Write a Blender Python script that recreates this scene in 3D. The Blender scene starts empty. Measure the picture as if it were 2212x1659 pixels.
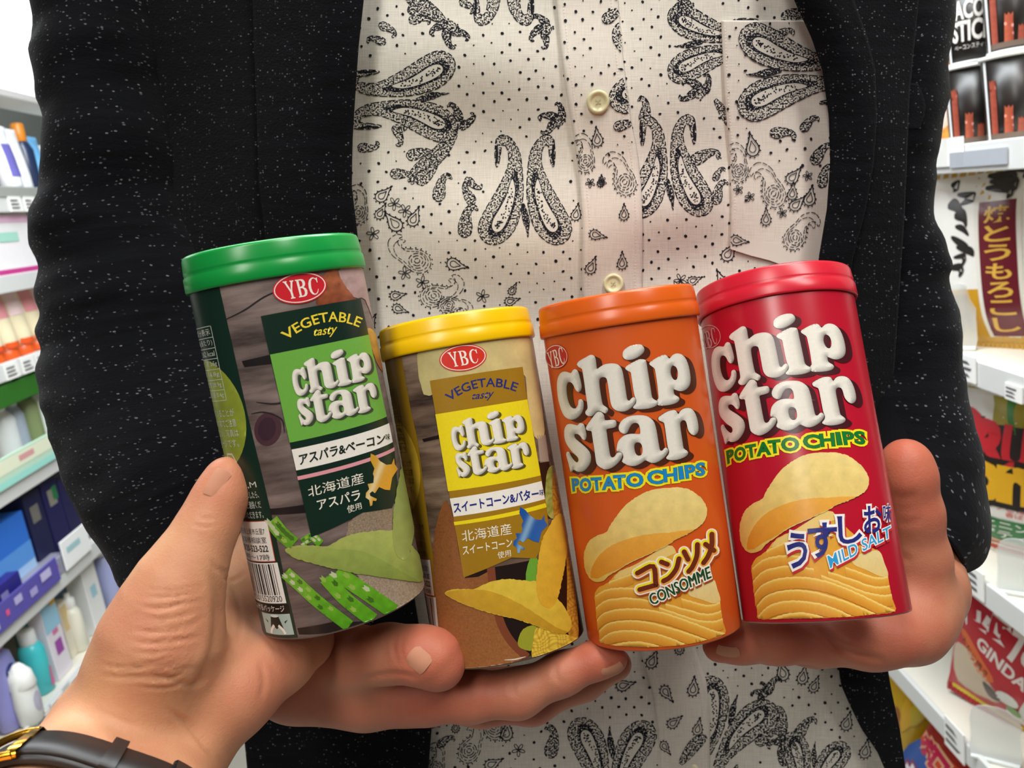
import bpy, bmesh, math, random
import numpy as np
from mathutils import Matrix, Vector, noise
from mathutils.geometry import tessellate_polygon, delaunay_2d_cdt

random.seed(7)
SC = bpy.context.scene
COLL = SC.collection

# ------------------------------------------------------------------ camera
F, CX, CY = 1760.0, 1106.0, 829.5          # focal length and centre for a 2212 x 1659 frame
PITCH, ROLL = math.radians(12.8), math.radians(8.0)
CAM = np.array([0.0, 0.0, 1.45])
_f = np.array([0, math.cos(PITCH), -math.sin(PITCH)])
_r0 = np.array([1.0, 0, 0]); _d0 = np.array([0, -math.sin(PITCH), -math.cos(PITCH)])
_r = math.cos(ROLL) * _r0 + math.sin(ROLL) * _d0
_d = -math.sin(ROLL) * _r0 + math.cos(ROLL) * _d0
BASIS = np.stack([_r, _d, _f], 1)           # camera (right, down, forward) -> world

cd = bpy.data.cameras.new('camera'); cam = bpy.data.objects.new('camera', cd); COLL.objects.link(cam)
cd.sensor_width = 36.0; cd.lens = 36.0 * F / 2212.0; cd.clip_start = 0.01
cd.dof.use_dof = True; cd.dof.focus_distance = 0.37; cd.dof.aperture_fstop = 16.0
cam.matrix_world = Matrix(((_r[0], -_d[0], -_f[0], CAM[0]), (_r[1], -_d[1], -_f[1], CAM[1]),
                           (_r[2], -_d[2], -_f[2], CAM[2]), (0, 0, 0, 1)))
SC.camera = cam

# ------------------------------------------------------------------ light
SC.view_settings.view_transform = 'Standard'
SC.view_settings.look = 'None'
SC.view_settings.exposure = -0.18
SC.view_settings.gamma = 1.0
SC.view_settings.use_curve_mapping = False
wd = bpy.data.worlds.new('world'); SC.world = wd; wd.use_nodes = True
wd.node_tree.nodes['Background'].inputs[0].default_value = (0.93, 0.96, 1.0, 1)
wd.node_tree.nodes['Background'].inputs[1].default_value = 0.065

def area(name, loc, aim, sx, sy, watts, col=(1, 0.96, 0.9)):
    l = bpy.data.lights.new(name, 'AREA'); l.shape = 'RECTANGLE'; l.size = sx; l.size_y = sy
    l.energy = watts; l.color = col
    o = bpy.data.objects.new(name, l); COLL.objects.link(o); o.location = loc
    o.rotation_euler = (Vector(aim) - Vector(loc)).to_track_quat('-Z', 'Y').to_euler()
    return o
# the shop's ceiling tubes, running along the aisle
area('ceiling_light_aisle', (0.58, -0.15, 2.60), (0.40, 0.15, 0), 0.28, 1.3, 24)
area('ceiling_light_over_left_shelf', (-0.45, 1.2, 2.60), (-1.0, 1.5, 1.1), 0.30, 2.4, 75, (0.92, 0.97, 1))
area('ceiling_light_behind', (-0.40, -0.75, 2.65), (-0.1, 0.5, 1.3), 0.28, 1.2, 19)

# ------------------------------------------------------------------ helpers
def lin(c):
    if isinstance(c, str):
        c = [int(c[i:i + 2], 16) / 255 for i in (1, 3, 5)]
    c = np.asarray(c, float)
    return np.where(c <= 0.04045, c / 12.92, ((c + 0.055) / 1.055) ** 2.4)

def P(px, py, z):
    """point of the place that the camera sees at pixel px, py at distance z along its axis"""
    px = np.asarray(px, float); py = np.asarray(py, float); z = np.asarray(z, float)
    c = np.stack(np.broadcast_arrays((px - CX) / F * z, (py - CY) / F * z, z), -1)
    return CAM + c @ BASIS.T

def proj(w):
    c = (np.asarray(w) - CAM) @ BASIS
    return np.stack([c[..., 0] / c[..., 2] * F + CX, c[..., 1] / c[..., 2] * F + CY], -1), c[..., 2]

def tag(o, label=None, cat=None, group=None, kind=None):
    for k, v in (('label', label), ('category', cat), ('group', group), ('kind', kind)):
        if v: o[k] = v
    return o

def empty(name, loc=(0, 0, 0), mat=None):
    o = bpy.data.objects.new(name, None); COLL.objects.link(o); o.empty_display_size = 0.03
    o.matrix_world = mat if mat is not None else Matrix.Translation(Vector([float(v) for v in loc]))
    return o

def mesh_obj(name, V, Fs, mat=None, parent=None, smooth=True, uv=None, col=None, world=False):
    me = bpy.data.meshes.new(name)
    me.from_pydata([tuple(map(float, v)) for v in V], [], [tuple(map(int, f)) for f in Fs])
    if uv is not None:
        L = np.zeros(len(me.loops), np.int32); me.loops.foreach_get('vertex_index', L)
        lay = me.uv_layers.new(name='UVMap'); lay.data.foreach_set('uv', np.asarray(uv, np.float32)[L].ravel())
    if col is not None:
        a = me.color_attributes.new('Col', 'FLOAT_COLOR', 'POINT')
        c4 = np.ones((len(me.vertices), 4), np.float32); c4[:, :3] = col
        a.data.foreach_set('color', c4.ravel())
    if smooth: me.polygons.foreach_set('use_smooth', np.ones(len(me.polygons), bool))
    if mat:
        for m in (mat if isinstance(mat, (list, tuple)) else [mat]): me.materials.append(m)
    me.update()
    o = bpy.data.objects.new(name, me); COLL.objects.link(o)
    if parent is not None:
        o.parent = parent
        if world: o.matrix_parent_inverse = parent_world(parent).inverted()
    return o

def parent_world(o):
    return o.matrix_world if o.parent is None else parent_world(o.parent) @ o.matrix_parent_inverse @ o.matrix_basis

def copy_thing(o, mat):
    c = o.copy(); COLL.objects.link(c); c.matrix_world = mat
    for ch in o.children:
        d = ch.copy(); COLL.objects.link(d); d.parent = c
    return c

# ------------------------------------------------------------------ materials
def new_mat(name):
    m = bpy.data.materials.new(name); m.use_nodes = True
    return m, m.node_tree, m.node_tree.nodes['Principled BSDF']

def plain(name, col, rough=0.5, metal=0.0, spec=0.5, noise_amt=0.06, scale=60, coat=0.0, alpha=1.0, trans=0.0, emit=0.0):
    m, t, b = new_mat(name)
    c = lin(col)
    b.inputs['Roughness'].default_value = rough; b.inputs['Metallic'].default_value = metal
    b.inputs['Specular IOR Level'].default_value = spec; b.inputs['Coat Weight'].default_value = coat
    b.inputs['Transmission Weight'].default_value = trans
    b.inputs['Alpha'].default_value = alpha
    n = t.nodes.new('ShaderNodeTexNoise'); n.inputs['Scale'].default_value = scale; n.inputs['Detail'].default_value = 3
    co = t.nodes.new('ShaderNodeTexCoord'); t.links.new(co.outputs['Object'], n.inputs['Vector'])
    mx = t.nodes.new('ShaderNodeMix'); mx.data_type = 'RGBA'
    mx.inputs[6].default_value = (*np.clip(c * (1 - noise_amt), 0, 1), 1); mx.inputs[7].default_value = (*np.clip(c * (1 + noise_amt), 0, 1), 1)
    t.links.new(n.outputs['Fac'], mx.inputs[0]); t.links.new(mx.outputs[2], b.inputs['Base Color'])
    if emit:
        b.inputs['Emission Color'].default_value = (*c, 1); b.inputs['Emission Strength'].default_value = emit
    return m

def print_mat(name, rough=0.35, speck=0.05, spec=0.5, coat=0.0):
    """flat colour print: colour comes from the printed shapes themselves"""
    m, t, b = new_mat(name)
    a = t.nodes.new('ShaderNodeAttribute'); a.attribute_name = 'Col'
    n = t.nodes.new('ShaderNodeTexNoise'); n.inputs['Scale'].default_value = 900; n.inputs['Detail'].default_value = 2
    co = t.nodes.new('ShaderNodeTexCoord'); t.links.new(co.outputs['Object'], n.inputs['Vector'])
    r = t.nodes.new('ShaderNodeMapRange'); r.inputs['From Min'].default_value = 0.25; r.inputs['From Max'].default_value = 0.75
    r.inputs['To Min'].default_value = 1 - speck; r.inputs['To Max'].default_value = 1 + speck
    t.links.new(n.outputs['Fac'], r.inputs['Value'])
    mx = t.nodes.new('ShaderNodeVectorMath'); mx.operation = 'SCALE'
    t.links.new(a.outputs['Color'], mx.inputs[0]); t.links.new(r.outputs['Result'], mx.inputs['Scale'])
    t.links.new(mx.outputs['Vector'], b.inputs['Base Color'])
    b.inputs['Roughness'].default_value = rough; b.inputs['Specular IOR Level'].default_value = spec
    b.inputs['Coat Weight'].default_value = coat
    return m

def ramp(t, fac, stops):
    r = t.nodes.new('ShaderNodeValToRGB'); e = r.color_ramp.elements
    while len(e) < len(stops): e.new(0.5)
    for k, (p, c) in enumerate(stops):
        e[k].position = p; e[k].color = (*lin(c), 1)
    t.links.new(fac, r.inputs['Fac']); return r.outputs['Color']

def uvscaled(t, sx, sy, rot=0.0):
    u = t.nodes.new('ShaderNodeUVMap'); u.uv_map = 'UVMap'
    mp = t.nodes.new('ShaderNodeMapping'); mp.inputs['Scale'].default_value = (sx, sy, 1); mp.inputs['Rotation'].default_value = (0, 0, rot)
    t.links.new(u.outputs['UV'], mp.inputs['Vector']); return mp.outputs['Vector']

def tnoise(t, vec, scale, detail=3, rough=0.5):
    n = t.nodes.new('ShaderNodeTexNoise'); n.inputs['Scale'].default_value = scale
    n.inputs['Detail'].default_value = detail; n.inputs['Roughness'].default_value = rough
    t.links.new(vec, n.inputs['Vector']); return n.outputs['Fac']

def bump(t, b, h, strength, dist):
    k = t.nodes.new('ShaderNodeBump'); k.inputs['Strength'].default_value = strength; k.inputs['Distance'].default_value = dist
    t.links.new(h, k.inputs['Height']); t.links.new(k.outputs['Normal'], b.inputs['Normal'])

def math_node(t, op, a, v=None):
    k = t.nodes.new('ShaderNodeMath'); k.operation = op
    t.links.new(a, k.inputs[0])
    if v is not None:
        if isinstance(v, (int, float)): k.inputs[1].default_value = v
        else: t.links.new(v, k.inputs[1])
    return k.outputs[0]

def wood_mat(name, c0, c1, c2, rough=0.4):
    """printed picture of weathered boards; UV in metres, grain runs along u"""
    m, t, b = new_mat(name)
    w = tnoise(t, uvscaled(t, 25, 160), 1.0, 6, 0.65)
    d = tnoise(t, uvscaled(t, 12, 30), 1.6, 4)
    s = math_node(t, 'ADD', math_node(t, 'MULTIPLY', w, 0.6), math_node(t, 'MULTIPLY', d, 0.4))
    t.links.new(ramp(t, s, [(0.34, c0), (0.5, c1), (0.66, c2)]), b.inputs['Base Color'])
    b.inputs['Roughness'].default_value = rough
    return m

# ------------------------------------------------------------------ flat shapes -> triangles
def smooth_loop(pts, n=4):
    p = np.asarray(pts, float); m = len(p); out = []
    for i in range(m):
        a, b, c, d = p[i - 1], p[i], p[(i + 1) % m], p[(i + 2) % m]
        for k in range(n):
            t = k / n
            out.append(0.5 * (2 * b + (c - a) * t + (2 * a - 5 * b + 4 * c - d) * t * t + (3 * b - a - 3 * c + d) * t ** 3))
    return np.array(out)

def smooth_line(pts, n=6):
    p = np.asarray(pts, float)
    if len(p) < 3:
        return np.array([p[0] + (p[-1] - p[0]) * k / n for k in range(n + 1)])
    q = np.vstack([2 * p[0] - p[1], p, 2 * p[-1] - p[-2]]); out = []
    for i in range(1, len(q) - 2):
        a, b, c, d = q[i - 1:i + 3]
        for k in range(n):
            t = k / n
            out.append(0.5 * (2 * b + (c - a) * t + (2 * a - 5 * b + 4 * c - d) * t * t + (3 * b - a - 3 * c + d) * t ** 3))
    out.append(p[-1]); return np.array(out)

def inside(pts, loops):
    r = np.zeros(len(pts), bool); x, y = pts[:, 0], pts[:, 1]
    for lp in loops:
        a = np.asarray(lp); b = np.roll(a, -1, 0)
        for (x0, y0), (x1, y1) in zip(a, b):
            if y0 == y1: continue
            c = ((y0 > y) != (y1 > y)) & (x < (x1 - x0) * (y - y0) / (y1 - y0) + x0)
            r ^= c
    return r

def edge_dist(pts, loops):
    best = np.full(len(pts), 1e9); nrm = np.zeros((len(pts), 2)); per = np.zeros((len(pts), 2))
    for lp in loops:
        a = np.asarray(lp); b = np.roll(a, -1, 0)
        for p0, p1 in zip(a, b):
            e = p1 - p0; L = e @ e
            if L < 1e-12: continue
            t = np.clip(((pts - p0) @ e) / L, 0, 1); q = p0 + t[:, None] * e; v = q - pts
            d = np.hypot(v[:, 0], v[:, 1]); k = d < best
            best[k] = d[k]; nrm[k] = v[k]; per[k] = np.array([-e[1], e[0]]) / math.sqrt(L)
    z = np.where(best < 0.02 * max(np.ptp(loops[0][:, 0]), 1e-9) * 0.05)[0]        # points on the outline: use its own outward direction
    if len(z):
        w = np.ptp(loops[0][:, 0]) * 0.01; fl = inside(pts[z] + per[z] * w, loops); nrm[z] = np.where(fl[:, None], -per[z], per[z])
    l = np.maximum(np.hypot(nrm[:, 0], nrm[:, 1]), 1e-9)
    return best, nrm / l[:, None]

def fill(loops, step=None):
    """triangles of a shape with holes; step adds points inside so that it can carry a colour gradient"""
    loops = [np.asarray(l, float) for l in loops]
    if step is None:
        pts = np.vstack(loops)
        tr = tessellate_polygon([[Vector((float(x), float(y), 0)) for x, y in l] for l in loops])
        return pts, [tuple(q) for q in tr]
    lo = loops[0].min(0); hi = loops[0].max(0)
    res = []
    for l in loops:
        o = []
        for a, b in zip(l, np.roll(l, -1, 0)):
            k = max(1, int(math.ceil(np.hypot(*(b - a)) / step)))
            o += [a + (b - a) * i / k for i in range(k)]
        res.append(np.array(o))
    gx, gy = np.meshgrid(np.arange(lo[0] + step / 2, hi[0], step), np.arange(lo[1] + step / 2, hi[1], step * 0.87))
    gx[1::2] += step / 2
    g = np.stack([gx.ravel(), gy.ravel()], 1)
    if len(g):
        g = g[inside(g, loops)]
        if len(g):
            d, _ = edge_dist(g, loops); g = g[d > step * 0.45]
    vs = []; ed = []
    for l in res:
        s = len(vs); vs += [tuple(p) for p in l]; ed += [(s + i, s + (i + 1) % len(l)) for i in range(len(l))]
    vs += [tuple(p) for p in g]
    ov, oe, of, *_ = delaunay_2d_cdt([Vector((float(a), float(b))) for a, b in vs], ed, [], 0, 1e-6)
    pts = np.array([(v.x, v.y) for v in ov]); tr = np.array([tuple(f) for f in of])
    c = pts[tr].mean(1); tr = tr[inside(c, loops)]
    return pts, [tuple(t) for t in tr]

def ribbon(pts, w, n=5, taper=False, smooth=True):
    p = smooth_line(pts, n) if smooth else np.asarray(pts, float)
    t = np.gradient(p, axis=0); l = np.maximum(np.hypot(t[:, 0], t[:, 1]), 1e-9); nn = np.stack([-t[:, 1], t[:, 0]], 1) / l[:, None]
    ww = np.full(len(p), w / 2)
    if taper: ww = ww * np.sin(np.linspace(0.15, math.pi - 0.15, len(p))) ** 0.6
    return np.vstack([p + nn * ww[:, None], (p - nn * ww[:, None])[::-1]])

def disc(c, rx, ry=None, n=20, rot=0.0):
    ry = rx if ry is None else ry
    a = np.linspace(0, 2 * math.pi, n, endpoint=False); x = rx * np.cos(a); y = ry * np.sin(a)
    return np.stack([c[0] + x * math.cos(rot) - y * math.sin(rot), c[1] + x * math.sin(rot) + y * math.cos(rot)], 1)

_txt = {}
def text2d(s, off=0.0, shear=0.0):
    """lettering as flat triangles, scaled to the unit box of the plain glyphs (x right, y down)"""
    def raw(o):
        k = (s, o, shear)
        if k not in _txt:
            cu = bpy.data.curves.new('t', 'FONT'); cu.body = s; cu.resolution_u = 3; cu.offset = o; cu.shear = shear
            ob = bpy.data.objects.new('t', cu); COLL.objects.link(ob)
            me = ob.to_mesh()
            v = np.array([(p.co.x, p.co.y) for p in me.vertices]).reshape(-1, 2); me.calc_loop_triangles()
            tr = [tuple(q.vertices) for q in me.loop_triangles]
            ob.to_mesh_clear(); bpy.data.objects.remove(ob); bpy.data.curves.remove(cu)
            _txt[k] = (v, tr)
        return _txt[k]
    b, _ = raw(0.0); v, tr = raw(off)
    if len(b) == 0: return np.zeros((0, 2)), []
    lo, hi = b.min(0), b.max(0); u = (v - lo) / np.maximum(hi - lo, 1e-6); u[:, 1] = 1 - u[:, 1]
    return u, tr

def quad(q):
    q = np.asarray(q, float)
    def f(u):
        x, y = u[:, :1], u[:, 1:]
        return (1 - y) * ((1 - x) * q[0] + x * q[1]) + y * ((1 - x) * q[3] + x * q[2])
    return f

def arch(a, m, b, h, flip=1):
    """lettering on a bent baseline through a, m, b with letter height h"""
    a, m, b = (np.asarray(v, float) for v in (a, m, b)); c = 2 * m - (a + b) / 2
    def f(u):
        t = u[:, :1]; p = (1 - t) ** 2 * a + 2 * t * (1 - t) * c + t * t * b; d = 2 * (1 - t) * (c - a) + 2 * t * (b - c)
        d = d / np.hypot(d[:, :1], d[:, 1:]); n = np.stack([d[:, 1], -d[:, 0]], 1)
        return p + n * (1 - u[:, 1:]) * h
    return f

class Decal:
    """flat print laid on a surface: shapes in layers, each a hair above the last"""
    def __init__(s, surf, lmax=None): s.surf = surf; s.lmax = lmax; s.U = []; s.T = []; s.C = []; s.O = []; s.n = 0
    def tris(s, uv, tr, col, off):
        uv = np.asarray(uv, float); col = np.broadcast_to(np.asarray(col, float), (len(uv), 3)).copy(); tr = [tuple(t) for t in tr]
        if s.lmax:
            for _ in range(6):
                uv, tr, col, ch = split(uv, tr, col, s.lmax)
                if not ch: break
        s.U.append(uv); s.C.append(col); s.O.append(np.full(len(uv), off)); s.T += [(a + s.n, b + s.n, c + s.n) for a, b, c in tr]; s.n += len(uv)
    def shape(s, loops, col, off, T=None, step=None, fn=None, keep=None):
        if not isinstance(loops[0][0], (list, tuple, np.ndarray)) or np.ndim(loops[0]) == 1: loops = [loops]
        p, tr = fill(loops, step)
        if fn: c = fn(p, loops)
        else: c = lin(col)
        s.tris(T(p) if T else p, tr, c, off)
    def text(s, txt, place, col, off, T=None, bold=0.0, shear=0.0):
        u, tr = text2d(txt, bold, shear)
        if len(u) == 0: return
        p = place(u); s.tris(T(p) if T else p, tr, lin(col), off)
    def build(s, name, mat, parent=None, world=False):
        U = np.vstack(s.U); V = s.surf.at(U, np.concatenate(s.O)); T = np.array(s.T)
        # face outwards
        a, b, c = V[T[:, 0]], V[T[:, 1]], V[T[:, 2]]; n = np.cross(b - a, c - a); o = s.surf.out(U[T].mean(1))
        fl = (n * o).sum(1) < 0; T[fl] = T[fl][:, [0, 2, 1]]
        return mesh_obj(name, V, T, mat, parent, True, uv=U * s.surf.uvs, col=np.vstack(s.C), world=world)

def split(uv, tr, col, L):
    mid = {}; uv = list(uv); col = list(col); out = []; ch = False
    def m(a, b):
        k = (a, b) if a < b else (b, a)
        if k not in mid:
            if np.hypot(*(uv[a] - uv[b])) > L:
                mid[k] = len(uv); uv.append((uv[a] + uv[b]) / 2); col.append((col[a] + col[b]) / 2)
            else: mid[k] = -1
        return mid[k]
    for a, b, c in tr:
        x, y, z = m(a, b), m(b, c), m(c, a); k = (x >= 0) + (y >= 0) + (z >= 0)
        if k == 0: out.append((a, b, c)); continue
        ch = True
        if k == 3: out += [(a, x, z), (x, b, y), (z, y, c), (x, y, z)]; continue
        while not ((k == 1 and x >= 0) or (k == 2 and z < 0)): a, b, c, x, y, z = b, c, a, y, z, x
        if k == 1: out += [(a, x, c), (x, b, c)]
        else: out += [(x, b, y), (a, x, y), (a, y, c)]
    return np.array(uv), out, np.array(col), ch

def affine(src, dst):
    A = np.c_[np.asarray(src, float), np.ones(len(src))]; X, *_ = np.linalg.lstsq(A, np.asarray(dst, float), rcond=None)
    return lambda p: np.c_[np.asarray(p, float), np.ones(len(p))] @ X

# ------------------------------------------------------------------ soft bodies from distance fields
def smin(a, b, k):
    h = np.maximum(k - np.abs(a - b), 0) / k
    return np.minimum(a, b) - h * h * k * 0.25

def cone(p, a, b, ra, rb):
    ba = b - a; t = np.clip(((p - a) @ ba) / (ba @ ba), 0, 1)
    q = p - a - t[..., None] * ba
    return np.sqrt((q * q).sum(-1)) - (ra + t * (rb - ra))

def surface_net(fn, lo, hi, h):
    lo = np.asarray(lo, float); n = np.ceil((np.asarray(hi) - lo) / h).astype(int) + 1
    ax = [lo[i] + h * np.arange(n[i]) for i in range(3)]
    val = np.empty(n, np.float32)
    gy, gz = np.meshgrid(ax[1], ax[2], indexing='ij')
    ck = max(1, int(400000 / gy.size))
    for i in range(0, n[0], ck):
        xs = ax[0][i:i + ck]
        pts = np.empty((len(xs),) + gy.shape + (3,)); pts[..., 0] = xs[:, None, None]; pts[..., 1] = gy; pts[..., 2] = gz
        val[i:i + ck] = fn(pts.reshape(-1, 3)).reshape(pts.shape[:-1])
    s = val < 0
    m = [n[0] - 1, n[1] - 1, n[2] - 1]
    def cor(a, i, j, k): return a[i:i + m[0], j:j + m[1], k:k + m[2]]
    cnt = np.zeros(m, np.int8)
    for i in (0, 1):
        for j in (0, 1):
            for k in (0, 1): cnt += cor(s, i, j, k)
    act = (cnt > 0) & (cnt < 8)
    idx = -np.ones(m, np.int64); I = np.argwhere(act); idx[act] = np.arange(len(I))
    acc = np.zeros((len(I), 3)); num = np.zeros(len(I))
    cs = [(i, j, k) for i in (0, 1) for j in (0, 1) for k in (0, 1)]
    for a in cs:
        for b in cs:
            if sum(b) - sum(a) == 1 and all(y >= x for x, y in zip(a, b)):
                va = val[tuple((I + a).T)]; vb = val[tuple((I + b).T)]; k = (va < 0) != (vb < 0)
                t = va[k] / (va[k] - vb[k]); acc[k] += np.array(a) + t[:, None] * (np.array(b) - np.array(a)); num[k] += 1
    V = lo + h * (I + acc / num[:, None])
    Q = []
    for d in range(3):
        e = [slice(None)] * 3; e2 = [slice(None)] * 3; e[d] = slice(0, -1); e2[d] = slice(1, None)
        cr = s[tuple(e)] != s[tuple(e2)]; J = np.argwhere(cr)
        u, w = (d + 1) % 3, (d + 2) % 3
        J = J[(J[:, u] > 0) & (J[:, w] > 0) & (J[:, u] < n[u] - 1) & (J[:, w] < n[w] - 1)]
        if not len(J): continue
        pos = s[tuple(J.T)]
        def c(du, dw):
            K = J.copy(); K[:, u] += du; K[:, w] += dw; return idx[tuple(K.T)]
        q = np.stack([c(-1, -1), c(0, -1), c(0, 0), c(-1, 0)], 1)
        q[~pos] = q[~pos][:, ::-1]; Q.append(q)
    return V, np.vstack(Q)

def vnormals(V, Q):
    n = np.zeros_like(V); a = np.cross(V[Q[:, 2]] - V[Q[:, 0]], V[Q[:, 3]] - V[Q[:, 1]])
    for i in range(4): np.add.at(n, Q[:, i], a)
    return n / np.maximum(np.linalg.norm(n, axis=1), 1e-12)[:, None]

def relax(V, Q, it=2, f=0.5):
    E = np.vstack([Q[:, [0, 1]], Q[:, [1, 2]], Q[:, [2, 3]], Q[:, [3, 0]]])
    for _ in range(it):
        a = np.zeros_like(V); c = np.zeros(len(V)); np.add.at(a, E[:, 0], V[E[:, 1]]); np.add.at(c, E[:, 0], 1)
        V = V + f * (a / c[:, None] - V)
    return V

def flesh(groups, k_in=0.006, k_out=0.007, h=0.0012, pad=0.004):
    """groups of chains; a chain is [(px, py, z, radius mm), ...]"""
    G = []; allp = []
    for g in groups:
        ch = []
        for c in g['chains']:
            q = [(P(x, y, z), r / 1000) for x, y, z, r in c]; ch.append(q)
            for p, r in q: allp += [p - r, p + r]
        G.append((ch, g.get('k', k_out)))
    allp = np.array(allp); lo, hi = allp.min(0) - pad, allp.max(0) + pad
    def fn(p):
        out = None
        for ch, k in G:
            d = None
            for q in ch:
                for (a, ra), (b, rb) in zip(q[:-1], q[1:]):
                    e = cone(p, a, b, ra, rb); d = e if d is None else smin(d, e, k_in)
            out = d if out is None else smin(out, d, k)
        return out
    V, Q = surface_net(fn, lo, hi, h)
    return relax(V, Q, 2, 0.5), Q

def crease(V, Q, lines, cam_side=True):
    N = vnormals(V, Q); px, z = proj(V)
    vis = (N * (CAM - V)).sum(1) > 0
    D = np.zeros(len(V))
    for pts, w, dep in lines:
        l = smooth_line(pts, 5); best = np.full(len(V), 1e9)
        lo = l.min(0) - 4 * w; hi = l.max(0) + 4 * w
        k = np.where(vis & (px > lo).all(1) & (px < hi).all(1))[0]
        if not len(k): continue
        q = px[k]; b = np.full(len(k), 1e9); fr = np.zeros(len(k)); m = len(l) - 1
        for i, (p0, p1) in enumerate(zip(l[:-1], l[1:])):
            e = p1 - p0; t = np.clip(((q - p0) @ e) / max(e @ e, 1e-9), 0, 1); dd = np.hypot(*(q - p0 - t[:, None] * e).T)
            c = dd < b; b[c] = dd[c]; fr[c] = ((i + t) / m)[c]
        dep = dep * np.clip(3.5 * np.minimum(fr, 1 - fr), 0, 1)
        D[k] += -dep / 1000 * np.exp(-(b / w) ** 2) + 0.35 * dep / 1000 * np.exp(-((b - 2.2 * w) / (1.2 * w)) ** 2)
    return V + N * D[:, None]
# ================================================================== the shop aisle: floor and two shelf units
_vp = BASIS @ np.array([(1025 - CX) / F, (445 - CY) / F, 1.0])
AD = np.array([_vp[0], _vp[1], 0.0]); AD /= np.linalg.norm(AD)          # along the aisle
AL = np.array([AD[1], -AD[0], 0.0])                                     # to the right across it
UP = np.array([0, 0, 1.0])
def _lat(px, py, z): return float((P(px, py, z) - CAM) @ AL)
X_L, X_R = -_lat(0, 1000, 1.5), _lat(2212, 900, 0.95)
def shelf_hit(side, px, py, inset=0.0):
    """where the line of sight through a pixel meets the shelf's front plane: distance along aisle, height"""
    d = BASIS @ np.array([(px - CX) / F, (py - CY) / F, 1.0]); x = (-(X_L + inset) if side == 'L' else X_R + inset)
    q = CAM + d * (x / (d @ AL)); return float((q - CAM) @ AD), float(q[2])
def shelf_pt(side, s, h, inset=0.0):
    x = -(X_L + inset) if side == 'L' else X_R + inset
    q = CAM + AD * s + AL * x; q[2] = h; return q
def shelf_s(side, px, h, inset=0.0):
    lo, hi = 0.15, 12.0
    for _ in range(50):
        m = (lo + hi) / 2; x = proj(shelf_pt(side, m, h, inset))[0][0]
        if (x < px) == (side == 'L'): lo = m
        else: hi = m
    return (lo + hi) / 2

def boxverts(o, ax, sz, bev=0.0):
    """box from corner axes; o is its centre"""
    V = []; 
    for i in (-1, 1):
        for j in (-1, 1):
            for k in (-1, 1): V.append(o + ax[0] * sz[0] / 2 * i + ax[1] * sz[1] / 2 * j + ax[2] * sz[2] / 2 * k)
    return V, [(0, 1, 3, 2), (4, 6, 7, 5), (0, 4, 5, 1), (2, 3, 7, 6), (0, 2, 6, 4), (1, 5, 7, 3)]
def bevel_box(name, o, ax, sz, mat, parent, bev=0.002, world=True):
    V, Q = boxverts(np.asarray(o, float), ax, sz); ob = mesh_obj(name, V, Q, mat, parent, False, world=world)
    bm = bmesh.new(); bm.from_mesh(ob.data); bmesh.ops.recalc_face_normals(bm, faces=bm.faces)
    if bev: bmesh.ops.bevel(bm, geom=list(bm.edges), offset=bev, segments=2, affect='EDGES', profile=0.5)
    bm.to_mesh(ob.data); bm.free()
    return ob

M_FLOOR = plain('shop_floor', '#b9b4a8', 0.35, noise_amt=0.05, scale=4)
fl = mesh_obj('floor', [(-4, -2, 0), (4, -2, 0), (4, 7, 0), (-4, 7, 0)], [(0, 1, 2, 3)], M_FLOOR, None, False); fl['kind'] = 'structure'
M_BOARD = plain('enamel_shelf', '#e4e0d2', 0.4, noise_amt=0.02)
M_RAIL = plain('price_rail', '#d6d8d6', 0.35, noise_amt=0.02)
M_BACK = plain('shelf_back', '#8d918c', 0.6)
HL = [shelf_hit('L', 0, y)[1] for y in (428, 602, 792, 1057, 1352, 1640, 1960)]
HR = [shelf_hit('R', 2212, y)[1] for y in (305, 815, 1318, 1735)]
def shelf_unit(side, name, label, hs, s0, s1, depth):
    u = empty(name, shelf_pt(side, (s0 + s1) / 2, 0.0, depth / 2)); tag(u, label, 'shelf')
    mid = (s0 + s1) / 2; L = s1 - s0
    for h in hs:
        bevel_box('shelf_board', shelf_pt(side, mid, h - 0.010, depth / 2), (AD, AL, UP), (L, depth, 0.018), M_BOARD, u, 0.002)
        bevel_box('price_rail', shelf_pt(side, mid, h - 0.012, -0.004), (AD, AL, UP), (L, 0.008, 0.034), M_RAIL, u, 0.0015)
    bevel_box('back_panel', shelf_pt(side, mid, (hs[-1] + hs[0]) / 2 + .2, depth + 0.01), (AD, AL, UP), (L, 0.015, hs[0] - hs[-1] + 0.8), M_BACK, u, 0)
    bevel_box('plinth', shelf_pt(side, mid, 0.06, depth / 2 + .01), (AD, AL, UP), (L, depth, 0.12), M_BACK, u, 0.003)
    for s in (s0, s1): bevel_box('end_panel', shelf_pt(side, s, (hs[0] + .5) / 2, depth / 2), (AD, AL, UP), (0.02, depth, hs[0] + .5), M_BOARD, u, 0.002)
    return u
shelf_unit('L', 'shelf_unit', 'white shop shelf unit stocked with toiletries', HL, 0.75, 4.6, 0.36)
shelf_unit('R', 'shelf_unit', 'cream shop shelf unit stocked with snack bags and cups', HR, 0.45, 2.6, 0.40)
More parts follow.
